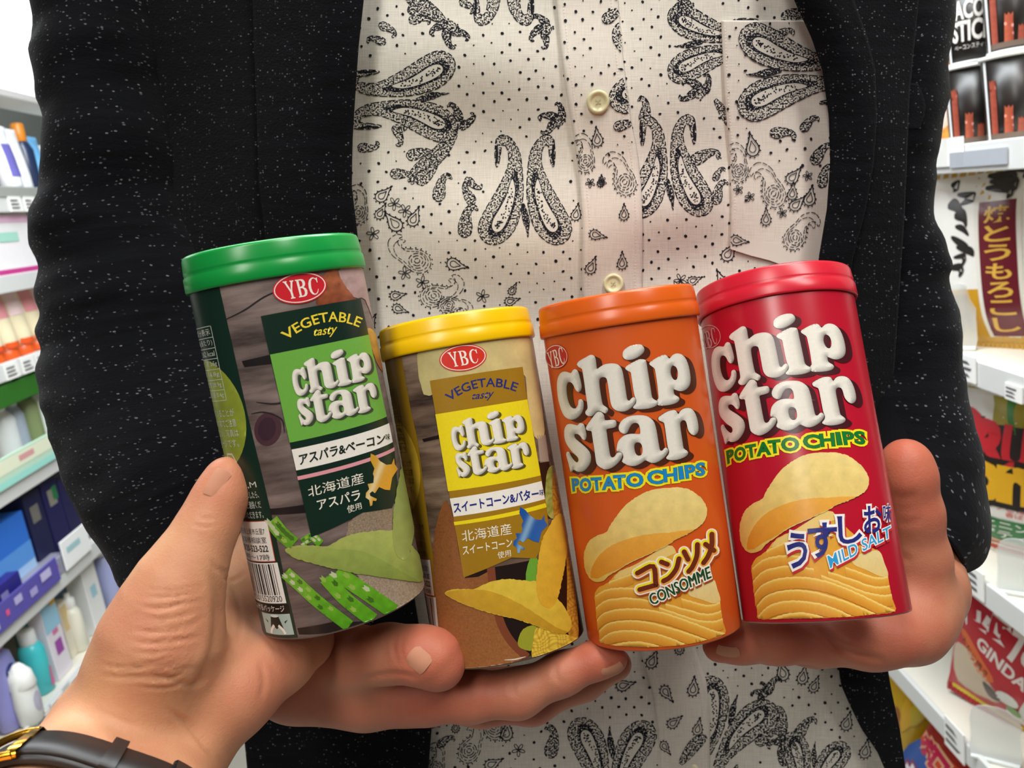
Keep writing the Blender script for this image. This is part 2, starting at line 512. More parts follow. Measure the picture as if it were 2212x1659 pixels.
# ================================================================== the person with the tubes: shirt, open cardigan, hands
def skin_mat(name, base, red):
    m, t, b = new_mat(name)
    co = t.nodes.new('ShaderNodeTexCoord'); v = co.outputs['Object']
    n1 = tnoise(t, v, 38, 4); n2 = tnoise(t, v, 700, 3)
    mx = t.nodes.new('ShaderNodeMix'); mx.data_type = 'RGBA'
    mx.inputs[6].default_value = (*lin(base), 1); mx.inputs[7].default_value = (*lin(red), 1)
    r = t.nodes.new('ShaderNodeMapRange'); r.inputs['From Min'].default_value = 0.35; r.inputs['From Max'].default_value = 0.7
    t.links.new(n1, r.inputs['Value']); t.links.new(r.outputs['Result'], mx.inputs[0]); 
    at = t.nodes.new('ShaderNodeAttribute'); at.attribute_name = 'Col'      # blood-red flush of finger tips and palm pads
    m2 = t.nodes.new('ShaderNodeMix'); m2.data_type = 'RGBA'; t.links.new(at.outputs['Fac'], m2.inputs[0])
    t.links.new(mx.outputs[2], m2.inputs[6]); m2.inputs[7].default_value = (*lin('#c05a44'), 1); t.links.new(m2.outputs[2], b.inputs['Base Color'])
    b.inputs['Roughness'].default_value = 0.5; b.inputs['Specular IOR Level'].default_value = 0.35
    b.inputs['Subsurface Weight'].default_value = 0.18; b.inputs['Subsurface Scale'].default_value = 0.004
    b.inputs['Subsurface Radius'].default_value = (1.0, 0.4, 0.2)
    n3 = tnoise(t, v, 1500, 2)
    bump(t, b, math_node(t, 'ADD', n2, n3), 0.22, 0.0006)
    return m
M_SKIN1 = skin_mat('skin_warm', '#d6a27a', '#cc8c6c')
M_SKIN2 = skin_mat('skin_rosy', '#c48466', '#b96c55')
M_NAIL = plain('fingernail', '#c48a6e', 0.6, spec=0.2, noise_amt=0.02)

def knit_mat():
    m, t, b = new_mat('dark_navy_slub_knit')
    v = uvscaled(t, 1, 1)
    base = tnoise(t, uvscaled(t, 9, 60), 1.0, 3)
    vo = t.nodes.new('ShaderNodeTexVoronoi'); vo.inputs['Scale'].default_value = 1.0; t.links.new(uvscaled(t, 190, 230), vo.inputs['Vector'])
    sep = t.nodes.new('ShaderNodeSeparateColor'); t.links.new(vo.outputs['Color'], sep.inputs[0])
    patch = tnoise(t, uvscaled(t, 6, 26), 1.0, 4, 0.6)
    k = math_node(t, 'ADD', sep.outputs[0], math_node(t, 'MULTIPLY', patch, 0.75))
    near = math_node(t, 'LESS_THAN', vo.outputs['Distance'], 0.38)
    fl = math_node(t, 'MULTIPLY', math_node(t, 'GREATER_THAN', k, 1.24), near)
    fl2 = math_node(t, 'MULTIPLY', fl, sep.outputs[1])
    mx = t.nodes.new('ShaderNodeMix'); mx.data_type = 'RGBA'
    t.links.new(fl2, mx.inputs[0]); t.links.new(ramp(t, base, [(0.3, '#06070a'), (0.7, '#0d0f15')]), mx.inputs[6]); mx.inputs[7].default_value = (*lin('#6a696f'), 1)
    t.links.new(mx.outputs[2], b.inputs['Base Color']); b.inputs['Roughness'].default_value = 0.95; b.inputs['Specular IOR Level'].default_value = 0.12
    b.inputs['Sheen Weight'].default_value = 0.05
    w = t.nodes.new('ShaderNodeTexWave'); w.inputs['Scale'].default_value = 90; w.inputs['Distortion'].default_value = 2; t.links.new(v, w.inputs['Vector'])
    bump(t, b, math_node(t, 'ADD', math_node(t, 'MULTIPLY', w.outputs['Fac'], 0.25), vo.outputs['Distance']), 0.3, 0.0006)
    return m
M_KNIT = knit_mat()

def linen_mat(name, c0, c1):
    m, t, b = new_mat(name)
    a = tnoise(t, uvscaled(t, 25, 420), 1.0, 2); c = tnoise(t, uvscaled(t, 420, 25), 1.0, 2)
    s = math_node(t, 'MULTIPLY', math_node(t, 'ADD', a, c), 0.5)
    t.links.new(ramp(t, s, [(0.36, c0), (0.64, c1)]), b.inputs['Base Color']); b.inputs['Roughness'].default_value = 0.9
    b.inputs['Specular IOR Level'].default_value = 0.15
    bump(t, b, s, 0.25, 0.0006)
    return m
M_SHIRT = linen_mat('white_linen', '#dcd6ca', '#efeae0')
M_PLACKET = linen_mat('white_linen_double', '#e2d9cd', '#efe8de')

# ---- shirt front: a surface over the chest and belly
def shirt_z(px, py, lift=0.0):
    px = np.asarray(px, float); py = np.asarray(py, float)
    t = np.abs((px - 1290) / 700); v = (py - CY) / F
    z = 0.472 + 0.050 * np.minimum(t, 1.6) ** 2.2
    z = z * 0.975 / (math.cos(PITCH) - np.minimum(v, 1.0) * math.sin(PITCH))
    # soft folds
    z = z - 0.0048 * np.sin((px * 0.9 + py * 0.28) / 92) * np.exp(-((py - 320) / 420) ** 2)
    z = z - 0.0036 * np.sin((py - 0.10 * px) / 58 + 1.0) * np.exp(-((px - 1050) / 260) ** 2)
    z = z - 0.0055 * np.sin((px - 0.35 * py) / 120 + 2.0) * (py > 1200) * np.clip((py - 1200) / 200, 0, 1)
    z = z - 0.0034 * np.sin((py + 0.15 * px) / 47) * np.exp(-((px - 1470) / 140) ** 2) * np.exp(-((py - 520) / 200) ** 2)
    return z - lift
class ShirtSurf:
    uvs = 0.001
    def __init__(s, lift=0.0): s.lift = lift
    def at(s, U, off): return P(U[:, 0], U[:, 1], shirt_z(U[:, 0], U[:, 1], s.lift + np.asarray(off)))
    def out(s, U): return CAM - P(U[:, 0], U[:, 1], shirt_z(U[:, 0], U[:, 1]))

def grid_surface(name, xl, xr, ys, nx, zf, mat, parent, thick=0.0, wrap=None):
    """cloth between a left and a right border; xl, xr give the border at each row"""
    V = []; uv = []; ny = len(ys)
    for y in ys:
        x = np.linspace(xl(y), xr(y), nx); V.append(P(x, y, zf(x, y))); uv.append(np.stack([x * .001, np.full(nx, y * .001)], 1))
    V = np.vstack(V); uv = np.vstack(uv); n = len(V)
    Q = [(j * nx + i, (j + 1) * nx + i, (j + 1) * nx + i + 1, j * nx + i + 1) for j in range(ny - 1) for i in range(nx - 1)]
    if thick:
        B = V + (V - CAM) / np.linalg.norm(V - CAM, axis=1)[:, None] * thick
        V = np.vstack([V, B]); uv = np.vstack([uv, uv]); Q += [tuple(n + k for k in q[::-1]) for q in Q]
        rim = [j * nx for j in range(ny)], [j * nx + nx - 1 for j in range(ny)], list(range(nx)), [(ny - 1) * nx + i for i in range(nx)]
        for k, r in enumerate(rim):
            for a, b in zip(r[:-1], r[1:]): Q.append((a, n + a, n + b, b) if k in (0, 3) else (b, n + b, n + a, a))
    return mesh_obj(name, V, Q, mat, parent, True, uv=uv, world=True)

def border(pts):
    p = np.array(pts, float); return lambda y: float(np.interp(y, p[:, 1], p[:, 0]))

LPL = border([(150,-90),(188,0),(195,120),(215,230),(260,370),(310,500),(345,600),(420,900),(480,1200),(515,1500),(530,1620),(545,1790)])
LPR = border([(792,-90),(786,0),(775,100),(768,200),(762,300),(760,400),(771,495),(790,650),(850,1000),(905,1350),(934,1555),(930,1605),(926,1659),(920,1790)])
RPL = border([(1680,-90),(1715,0),(1752,80),(1776,150),(1790,250),(1793,350),(1786,450),(1768,560),(1765,700),(1790,1200),(1808,1414),(1816,1478),(1837,1526),(1861,1575),(1895,1624),(1910,1659),(1955,1790)])
RPR = border([(1990,-90),(1985,0),(1965,200),(1955,450),(1945,600),(1925,900),(1912,1200),(1912,1410),(1926,1492),(1944,1575),(1956,1659),(1990,1790)])
ROWS = np.concatenate([np.arange(-300, -90, 30.0), np.arange(-90, 1790, 12.0), np.arange(1790, 2300, 30.0)])
person = empty('person', P(1290, 1750, 0.6)); tag(person, 'person in white paisley shirt and dark open cardigan, holding up snack tubes', 'person')
shirt = grid_surface('shirt', lambda y: 690.0, lambda y: RPR(y) - 25.0, ROWS, 130, lambda x, y: shirt_z(x, y), M_SHIRT, person)

PL = border([(1196,-90),(1200,0),(1212,113),(1224,209),(1239,298),(1249,373),(1258,477),(1257,631),(1290,900),(1350,1250),(1388,1424),(1412,1502),(1422,1575),(1427,1659),(1428,1790)])
PR = border([(1326,-90),(1334,0),(1343,104),(1352,179),(1361,254),(1376,328),(1385,403),(1388,495),(1386,607),(1400,800),(1460,1200),(1500,1395),(1525,1468),(1534,1541),(1533,1659),(1530,1790)])
grid_surface('placket', PL, PR, ROWS, 14, lambda x, y: shirt_z(x, y, 0.0022), M_PLACKET, shirt, 0.0016)
POL = border([(1556,40),(1558,49),(1565,209),(1577,343),(1580,447),(1577,527),(1580,700)])
prow = np.concatenate([[44, 48], np.arange(56, 536, 10.0), [536]])
grid_surface('chest_pocket', POL, lambda y: 1850.0, prow, 26, lambda x, y: shirt_z(x, y, 0.0018), M_PLACKET, shirt, 0.0014)
# pointed bottom of the pocket
V = []; Q = []; xs = np.linspace(1578, 1850, 14); 
for j in range(6):
    t = j / 5; yy = 524 + (np.interp(xs, [1578, 1618, 1677, 1714, 1850], [538, 551, 566, 590, 540]) - 524) * t
    V.append(P(xs, yy, shirt_z(xs, yy, 0.0020)))
Q = [(j * 14 + i, (j + 1) * 14 + i, (j + 1) * 14 + i + 1, j * 14 + i + 1) for j in range(5) for i in range(13)]
mesh_obj('pocket_point', np.vstack(V), Q, M_PLACKET, shirt, uv=np.zeros((84, 2)), world=True)

# ---- stitching along placket and pocket
M_THREAD = plain('stitch_thread', '#f4efe6', 0.8)
D = Decal(ShirtSurf(0.0023)); D2 = Decal(ShirtSurf(0.0020))
for y in np.arange(-60, 1720, 7.0):
    if 640 < y < 1400: continue
    for f, s in ((PL, 16), (PR, -14)):
        D.shape([[(f(y) + s - 0.8, y), (f(y) + s + 0.8, y), (f(y + 4) + s + 0.8, y + 4), (f(y + 4) + s - 0.8, y + 4)]], '#f6f1e8', 0.00015)
for y in np.arange(56, 528, 7.0): D2.shape([[(POL(y) + 8 - .8, y), (POL(y) + 8 + .8, y), (POL(y + 4) + 8 + .8, y + 4), (POL(y + 4) + 8 - .8, y + 4)]], '#f6f1e8', 0.0002)
M_INK0 = print_mat('thread_print', 0.9, 0.02, 0.1)
D.build('placket_stitching', M_INK0, shirt, world=True)['kind'] = 'stuff'; D2.build('pocket_stitching', M_INK0, shirt, world=True)['kind'] = 'stuff'

# ---- buttons
M_BUTTON = plain('pearly_button', '#e6dfb4', 0.25, noise_amt=0.04)
M_HOLE = plain('button_thread', '#cfc7a0', 0.7)
def button(px, py, rpx):
    c = P(px, py, shirt_z(px, py, 0.0026)); z = float(shirt_z(px, py)); r = rpx * z / F
    n = CAM - c; n = n / np.linalg.norm(n); a = np.cross(n, [0, 0, 1]); a /= np.linalg.norm(a); b = np.cross(n, a)
    prof = [(0, .0012), (.45, .0012), (.60, .0013), (.70, .0021), (.86, .0023), (.97, .0016), (1, .0006), (.96, 0)]; N = 32; V = []; Q = []
    for rr, h in prof:
        for k in range(N): t = 2 * math.pi * k / N; V.append(c + r * rr * (a * math.cos(t) + b * math.sin(t)) + n * h)
    for i in range(len(prof) - 1):
        for k in range(N): Q.append((i * N + k, i * N + (k + 1) % N, (i + 1) * N + (k + 1) % N, (i + 1) * N + k))
    mesh_obj('button', V, Q, M_BUTTON, shirt, world=True)
    V = []; Q = []
    for sx, sy in ((1, 1), (-1, 1), (1, -1), (-1, -1)):
        s = len(V); q = c + (a * sx + b * sy) * r * .17 + n * .00135
        V += [q + r * .07 * (a * math.cos(t) + b * math.sin(t)) for t in np.linspace(0, 2 * math.pi, 10, endpoint=False)]; Q.append(tuple(range(s, s + 10)))
    for u in (a + b, a - b):
        u = u / np.linalg.norm(u); w = np.cross(n, u); s = len(V)
        V += [c + u * r * .24 * e + w * r * .05 * g + n * .0016 for e, g in ((-1, -1), (1, -1), (1, 1), (-1, 1))]; Q.append((s, s + 1, s + 2, s + 3))
    mesh_obj('button_thread', V, Q, M_HOLE, shirt, False, world=True)
button(1292, 220, 25); button(1325, 613, 22); button(1489, 1672, 25)

# ---- paisley print
def stipple_mat():
    m, t, b = new_mat('paisley_stipple')
    a = t.nodes.new('ShaderNodeAttribute'); a.attribute_name = 'Col'
    sep = t.nodes.new('ShaderNodeSeparateColor'); t.links.new(a.outputs['Color'], sep.inputs[0])
    n = tnoise(t, uvscaled(t, 1, 1), 270, 2, 0.6)
    k = math_node(t, 'GREATER_THAN', n, sep.outputs[0])
    mx = t.nodes.new('ShaderNodeMix'); mx.data_type = 'RGBA'; t.links.new(k, mx.inputs[0])
    mx.inputs[6].default_value = (*lin('#22222a'), 1); mx.inputs[7].default_value = (*lin('#e4dfd4'), 1)
    t.links.new(mx.outputs[2], b.inputs['Base Color']); b.inputs['Roughness'].default_value = 0.9; b.inputs['Specular IOR Level'].default_value = 0.1
    return m
M_STIP = stipple_mat(); M_INK = print_mat('paisley_ink', 0.9, 0.05, 0.1)
INK = '#24242c'; WHITE = '#e0dad0'

BIG = np.array([(1195,40),(1205,0),(1245,-30),(1310,-10),(1365,60),(1395,140),(1412,300),(1415,450),(1392,600),(1350,720),(1275,808),(1190,845),(1110,825),(1065,760),(1060,690),(1100,590),(1170,470),(1235,355),(1290,230),(1300,150),(1290,85),(1265,50),(1243,65),(1235,130),(1215,220),(1200,220),(1190,130)], float)
BIGIN = np.array([(1325,320),(1352,390),(1345,480),(1315,590),(1272,690),(1232,738),(1190,742),(1165,705),(1178,640),(1228,555),(1280,455)], float)
def xf(c, ang, s, flip=1):
    ca, sa = math.cos(ang), math.sin(ang)
    def f(p):
        p = np.asarray(p, float) * np.array([flip, 1]) * s
        return np.stack([p[:, 0] * ca - p[:, 1] * sa + c[0], p[:, 0] * sa + p[:, 1] * ca + c[1]], 1)
    return f
class Print:
    def __init__(s, lift, keep):
        s.st = Decal(ShirtSurf(lift)); s.ik = Decal(ShirtSurf(lift)); s.keep = keep
    def _clip(s, D, k0, k1):
        pass
    def st_(s, loops, dens, off=0.00012): s._add(s.st, loops, (dens, dens, dens), off, raw=True)
    def ik_(s, loops, col=INK, off=0.00022): s._add(s.ik, loops, col, off)
    def _add(s, D, loops, col, off, raw=False):
        p, tr = fill(loops, 9.0 if raw else None)
        c = p[np.array(tr)].mean(1) if len(tr) else np.zeros((0, 2)); k = s.keep(c)
        tr = [t for t, q in zip(tr, k) if q]
        if tr: D.tris(p, tr, np.array(col) if raw else lin(col), off)
    def line(s, pts, w, closed=False, dash=0, off=0.00022):
        p = np.asarray(pts, float)
        if closed: p = np.vstack([p, p[:1]])
        if not dash: s._strip(p, w, off); return
        L = np.concatenate([[0], np.cumsum(np.hypot(*np.diff(p, axis=0).T))]); t = 0
        while t < L[-1]:
            e = min(t + dash * random.uniform(.6, 1.4), L[-1]); q = np.linspace(t, e, 4)
            s._strip(np.stack([np.interp(q, L, p[:, 0]), np.interp(q, L, p[:, 1])], 1), w, off); t = e + dash * random.uniform(.25, .5)
    def _strip(s, p, w, off):
        t = np.gradient(p, axis=0); l = np.maximum(np.hypot(t[:, 0], t[:, 1]), 1e-9); n = np.stack([-t[:, 1], t[:, 0]], 1) / l[:, None] * w / 2
        k = s.keep(p)
        for i in range(len(p) - 1):
            if k[i] and k[i + 1]: s.ik.tris(np.array([p[i] + n[i], p[i + 1] + n[i + 1], p[i + 1] - n[i + 1], p[i] - n[i]]), [(0, 1, 2), (0, 2, 3)], lin(INK), off)
    def dot(s, c, r):
        s.ik_([disc(c, r * random.uniform(.8, 1.2), r * random.uniform(.75, 1.1), 6, random.random() * 3)])
    # motifs
    def big(s, c, ang, sc=1.0, tip=True):
        for fl in (1, -1):
            f0 = xf(c, ang, sc / 3.687, fl); f = lambda p: f0(np.asarray(p) - np.array([1430, 400.0]))
            o = f(smooth_loop(BIG, 4)); i = f(smooth_loop(BIGIN, 4)); ci = BIGIN.mean(0); m = f(smooth_loop(ci + (BIGIN - ci) * 1.30, 4))
            s.st_([o], 0.50); s.st_([m], 0.60, 0.00016); s.st_([i], 0.30, 0.00019)
            s.line(o, 2.2, True, 14); s.line(i, 1.5, True)
            cc = smooth_line([(1315,420),(1300,540),(1230,660),(1205,700)], 10)
            for q in f(cc)[::2]:
                for _ in range(3): s.dot(q + np.array([random.uniform(-6, 6), random.uniform(-6, 6)]) * sc, 2.0 * sc)
            for q in f(smooth_line([(1202,60),(1208,120),(1204,190)], 6)): s.ik_([disc(q, 3.2 * sc, 2.4 * sc, 6)])
        if tip:
            f0 = xf(c, ang, sc / 3.687, 1); f = lambda p: f0(np.asarray(p) - np.array([1430, 400.0]))
            t = f(smooth_loop([(1447,515),(1470,560),(1497,650),(1490,720),(1483,790),(1470,720),(1445,660),(1432,580)], 3) - np.array([30, 0]))
            s.st_([t], 0.58); s.line(t, 1.6, True, 9)
    def curl(s, c, ang, sc=1.0, fl=1, dens=0.52):
        """a fat comma with a hooked tail"""
        f = xf(c, ang, sc, fl); o = f(smooth_loop([(0,-22),(10,-30),(20,-26),(22,-18),(16,-20),(10,-16),(10,-4),(12,12),(8,24),(-2,28),(-11,22),(-12,8),(-8,-6),(-4,-16)], 4))
        s.st_([o], dens); s.line(o, 1.9, True, 11)
    def drop(s, c, ang, sc=1.0, fl=1):
        f = xf(c, ang, sc, fl); o = smooth_loop([(-2,-24),(3,-14),(11,-2),(13,9),(7,18),(-3,20),(-11,13),(-11,2),(-6,-10)], 4)
        s.line(f(o), 2.2 * max(sc, .8), True); i = o * 0.52 + np.array([0, 2.5]); s.line(f(i), 1.7, True)
        for q in f(o * 1.16)[::3]: s.dot(q, 1.9 * sc ** .5)
        s.dot(f(np.array([(-3, -25.)]))[0], 3.0 * sc ** .5)
    def swirl(s, c, ang, sc=1.0, fl=1):
        """long paisley drawn in several dashed lines"""
        f = xf(c, ang, sc, fl)
        base = np.array([(-6,-52),(10,-46),(22,-30),(26,-10),(34,12),(34,34),(22,50),(4,52),(-10,40),(-14,20),(-8,0),(-2,-16),(-6,-30),(-16,-34),(-26,-28),(-24,-42)], float)
        o = smooth_loop(base, 4); ce = np.array([10, 22.])
        s.line(f(o), 1.7, True, 11); s.line(f(ce + (o - ce) * .80), 1.5, True, 9)
        for k in (.62, .42, .2): s.line(f(disc(ce, 26 * k, 30 * k, 18, .4)), 1.8, True, 10)
        for q in f(ce + (o - ce) * 1.12)[20:44:2]: s.dot(q, 1.8)
    def cluster(s, c, ang, sc=1.0):
        for a, d in ((0.2, 24), (1.5, 27), (2.9, 25)):
            q = np.array(c) + sc * d * np.array([math.cos(a + ang), math.sin(a + ang)]); s.curl(q, a + ang + 1.2, .78 * sc, 1 if a < 1 else -1, .55)
        f = xf(c, ang, sc); s.line(f(disc((0, 0), 14, 13, 16)), 2, True, 9); s.st_([f(disc((0, 0), 13, 12, 16))], .5)
        for a in np.linspace(0, 6, 5): s.dot(np.array(c) + sc * 17 * np.array([math.cos(a), math.sin(a)]), 2.4)
    def sprig(s, c, ang, sc=1.0):
        for k in range(5):
            a = ang + k * 1.257; q = np.array(c) + 9 * sc * np.array([math.cos(a), math.sin(a)])
            s.line(disc(q, 6.5 * sc, 3.2 * sc, 10, a), 1.6, True)
        s.dot(c, 2.5 * sc)
    def stem(s, pts, w):
        o = ribbon(pts, w, 6, True); s.st_([o], .52); s.line(o, 1.5, True, 10)
    def build(s, n):
        if s.st.U: s.st.build(n + '_stipple', M_STIP, shirt, world=True)['kind'] = 'stuff'
        if s.ik.U: s.ik.build(n, M_INK, shirt, world=True)['kind'] = 'stuff'

def in_placket(p):
    return np.array([PL(y) + 1 < x < PR(y) - 1 for x, y in p], bool)
def in_pocket(p):
    return np.array([(x > POL(y) + 1) and 46 < y < np.interp(x, [1578, 1618, 1677, 1714, 1850], [538, 551, 566, 590, 540]) for x, y in p], bool)
pr = Print(0.0, lambda p: np.ones(len(p), bool))
blobs = []
def B(x, y, r): blobs.append((x, y, r))
for c, a, sc in (((1134,408),0.0,1.0), ((1445,357),-0.03,0.93), ((868,212),-math.pi/2-0.04,0.98), ((1088,-62),math.pi,1.0), ((1318,1668),math.pi+.05,.95), ((1560,1590),math.pi+.42,.92), ((1750,1680),math.pi+.2,.75), ((1545,95),math.pi/2,.85)):
    pr.big(c, a, sc); q = xf(c, a, sc)(np.array([(-48, 60.), (48, 60), (-35, -40), (35, -40), (0, 20)])); [B(x, y, 62 * sc) for x, y in q]
for c, a, s in (((972,58),.3,1.0), ((985,268),3.3,1.0), ((1180,62),1.4,.9), ((1205,262),2.2,.9), ((1512,200),2.6,.95), ((1482,12),1.2,.95), ((1700,1610),.6,.95), ((1650,1500),2.0,.6)): pr.cluster(c, a, s); B(*c, 50 * s)
for c, a, s, f in (((838,60),1.9,.75,1),((815,85),-1.1,.7,-1),((905,40),1.3,.8,1),((862,290),2.6,.8,1),((905,330),1.2,1.0,1),((925,375),.9,1.15,-1),((950,405),.1,1.1,1),((868,375),1.5,.9,1),((795,320),1.7,.8,-1),((1010,420),-.6,.9,1),((1005,478),.0,1.25,1),((1020,398),2.4,.7,-1),((1270,385),.5,.9,1),((1550,415),.1,.95,1),((1520,335),1.0,1.1,1),((1550,375),.4,.6,1),((1720,30),1.2,1.2,1),((1195,1605),.3,1.2,-1),((1655,1590),.8,1.0,1),((1690,1560),.2,1.1,-1),((1735,1570),.5,1.0,1),((1665,1480),.4,.8,1),((960,1600),.8,.7,1),((895,10),.4,.8,1),((1010,10),2.0,.7,1),((755,70),.6,.7,1),((1395,240),.2,1.0,-1)): pr.curl(c, a, s, f); B(*c, 26 * s)
for c, a, s, f in (((828,420),.9,.95,1),((823,458),.6,.8,1),((895,470),.5,.95,1),((850,480),-.8,1.1,-1),((985,572),1.9,1.0,1),((858,638),1.5,.75,1),((863,668),2.0,.75,1),((800,700),.6,.9,1),((1245,460),.3,.8,1),((1575,545),.6,1.0,1),((1560,610),-.3,1.1,1),((1105,650),1.4,.7,1),((1108,625),.6,.6,1),((1095,1580),.2,1.0,1),((1065,1650),1.2,.9,1),((985,1570),.3,.6,1),((1340,1430),.5,.7,1),((1350,1480),1.4,.9,1),((1830,1560),.4,.9,1),((1735,1460),.3,.9,1),((1690,1450),-.2,1.0,1),((1760,1480),.5,.8,1),((1870,1620),.3,.9,1),((1500,605),1.3,.7,1)): pr.drop(c, a, s, f); B(*c, 24 * s)
for c, a, s, f in (((885,545),-1.15,1.0,-1),((770,440),.2,.8,1),((955,625),1.35,.95,1),((985,665),1.5,.7,-1),((1015,1600),.5,.9,1),((1065,1550),-.5,.9,-1),((940,1640),.3,.7,1),((1545,650),.5,.8,1)): pr.swirl(c, a, s, f); B(*c, 48 * s)
for c in ((875,455),(852,440),(806,505),(1042,640),(912,610),(875,590),(1465,620),(940,1560),(1120,1620),(1470,605)): pr.sprig(c, random.random() * 3, .95); B(*c, 16)
pr.stem([(985,285),(950,330),(905,370),(885,395)], 34); pr.stem([(960,45),(915,15),(870,-20)], 34); pr.stem([(1545,215),(1575,260),(1600,300)], 22); pr.stem([(905,250),(880,265),(865,285)], 18)
rw = random.Random(5)
def free(x, y): return all((x - a) ** 2 + (y - b) ** 2 > (r + 4) ** 2 for a, b, r in blobs)
def dots(P_, x0, x1, y0, y1, st=36, test=None):
    k = 0
    for y in np.arange(y0, y1, st * .55):
        k += 1
        for x in np.arange(x0 + (k % 2) * st / 2, x1, st):
            xx, yy = x + rw.uniform(-4, 4), y + rw.uniform(-4, 4) - 0.10 * (x - x0)
            if (test is None or test(xx, yy)): P_.dot((xx, yy), rw.choice((3.6, 3.4, 2.0)))
dots(pr, 760, 1800, -20, 760, 38, free); dots(pr, 930, 1860, 1400, 1740, 34, free)
pr.build('paisley_print')

pp = Print(0.0024, in_placket)
for c, a in (((1345,78),math.pi/2),): pass
pp.big((1440,148), math.pi/2 + .05, 1.0); pp.curl((1325,30), .9, 1.0); pp.curl((1350,268), 1.2, .9)
for c, a, s, f in (((1290,298),.0,.9,1),((1298,392),.2,.55,1),((1348,460),.1,.75,1),((1290,508),1.9,.8,1),((1278,575),.5,.85,1),((1344,565),.1,.8,1),((1410,1426),.5,.9,1),((1470,1400),.5,.7,1),((1440,1498),2.6,.85,1),((1498,1485),.2,.9,1),((1457,1560),1.0,.8,1),((1508,1572),.3,.8,1),((1437,1615),2.6,.7,1)): pp.drop(c, a, s, f)
pp.swirl((1335,375), -.25, .95, 1); pp.swirl((1258,330), .1, .8, 1); pp.stem([(1470,1650),(1500,1610),(1525,1590)], 26)
for c in ((1275,395),(1300,392)): pp.sprig(c, .4, .7)
dots(pp, 1205, 1380, 10, 360, 36, lambda x, y: not (x > 1290 and (20 < y < 120 or 160 < y < 270)) and (x - 1292) ** 2 + (y - 220) ** 2 > 900 and (x - 1290) ** 2 + (y - 298) ** 2 > 700 and (x - 1258) ** 2 + (y - 330) ** 2 > 1200)
pp.build('placket_print')
pk = Print(0.0022, in_pocket)
pk.big((1722,157), math.pi/2 + .02, 1.05); pk.curl((1690,285), 1.4, .95); pk.curl((1745,265), .6, .8); pk.curl((1690,70), 1.0, .8); pk.curl((1770,330), .5, 1.0); pk.curl((1778,380), .1, .9)
for c, a, s, f in (((1625,315),-.1,1.1,1),((1715,380),.8,.95,1),((1712,415),.2,.8,1),((1750,425),.3,.95,1),((1655,470),.1,.8,1),((1595,520),1.8,.85,1),((1722,440),.9,.9,1)): pk.drop(c, a, s, f)
pk.swirl((1655,400), -.3, 1.0, 1); pk.swirl((1590,350), .1, .8, 1); pk.swirl((1735,500), .5, .9, -1)
for c in ((1595,410),(1620,425),(1690,460),(1745,380)): pk.sprig(c, .7, .7)
dots(pk, 1575, 1800, 60, 440, 36, lambda x, y: not (x > 1625 and 60 < y < 280) and (x - 1655) ** 2 + (y - 400) ** 2 > 2600 and (x - 1625) ** 2 + (y - 315) ** 2 > 900 and not (x > 1690 and y > 360) and not (x < 1615 and 300 < y < 420))
pk.build('pocket_print')

# ---- open cardigan: two front panels and two sleeves
cardigan = None
def panel_z(edge, sgn):
    def f(x, y):
        e = edge(float(y)); t = np.clip((x - e) * sgn / 420.0, 0, 1)   # distance from the open edge
        z = shirt_z(x, y, 0.016) - 0.010 * np.sin(np.clip((x - e) * sgn / 60, 0, math.pi / 2))
        z = z - 0.006 * np.sin((x + 0.22 * y) / 95) * t - 0.003 * np.sin((x * .8 - .4 * y) / 43 + 1) * t
        return z + 0.012 * np.clip(((x - e) * sgn - 330) / 200, 0, 1.5) ** 2
    return f
cardigan = grid_surface('cardigan', LPL, LPR, ROWS, 64, panel_z(LPR, -1), M_KNIT, person, 0.004); cardigan['label'] = 'dark navy slub-knit cardigan with pale flecks, worn open'
grid_surface('front_panel', RPL, RPR, ROWS, 40, panel_z(RPL, 1), M_KNIT, cardigan, 0.004)
# turned edge of the lapel
grid_surface('lapel', lambda y: LPR(y) - 240 + 40 * math.sin(y / 300), lambda y: LPR(y) - 1.5, np.arange(-90, 700, 12.0), 26, lambda x, y: panel_z(LPR, -1)(x, y) - 0.0035, M_KNIT, cardigan, 0.003)
grid_surface('lapel', lambda y: RPL(y) + 1.5, lambda y: RPL(y) + 130 - .1 * y, np.arange(-90, 640, 12.0), 16, lambda x, y: panel_z(RPL, 1)(x, y) - 0.0035, M_KNIT, cardigan, 0.003)

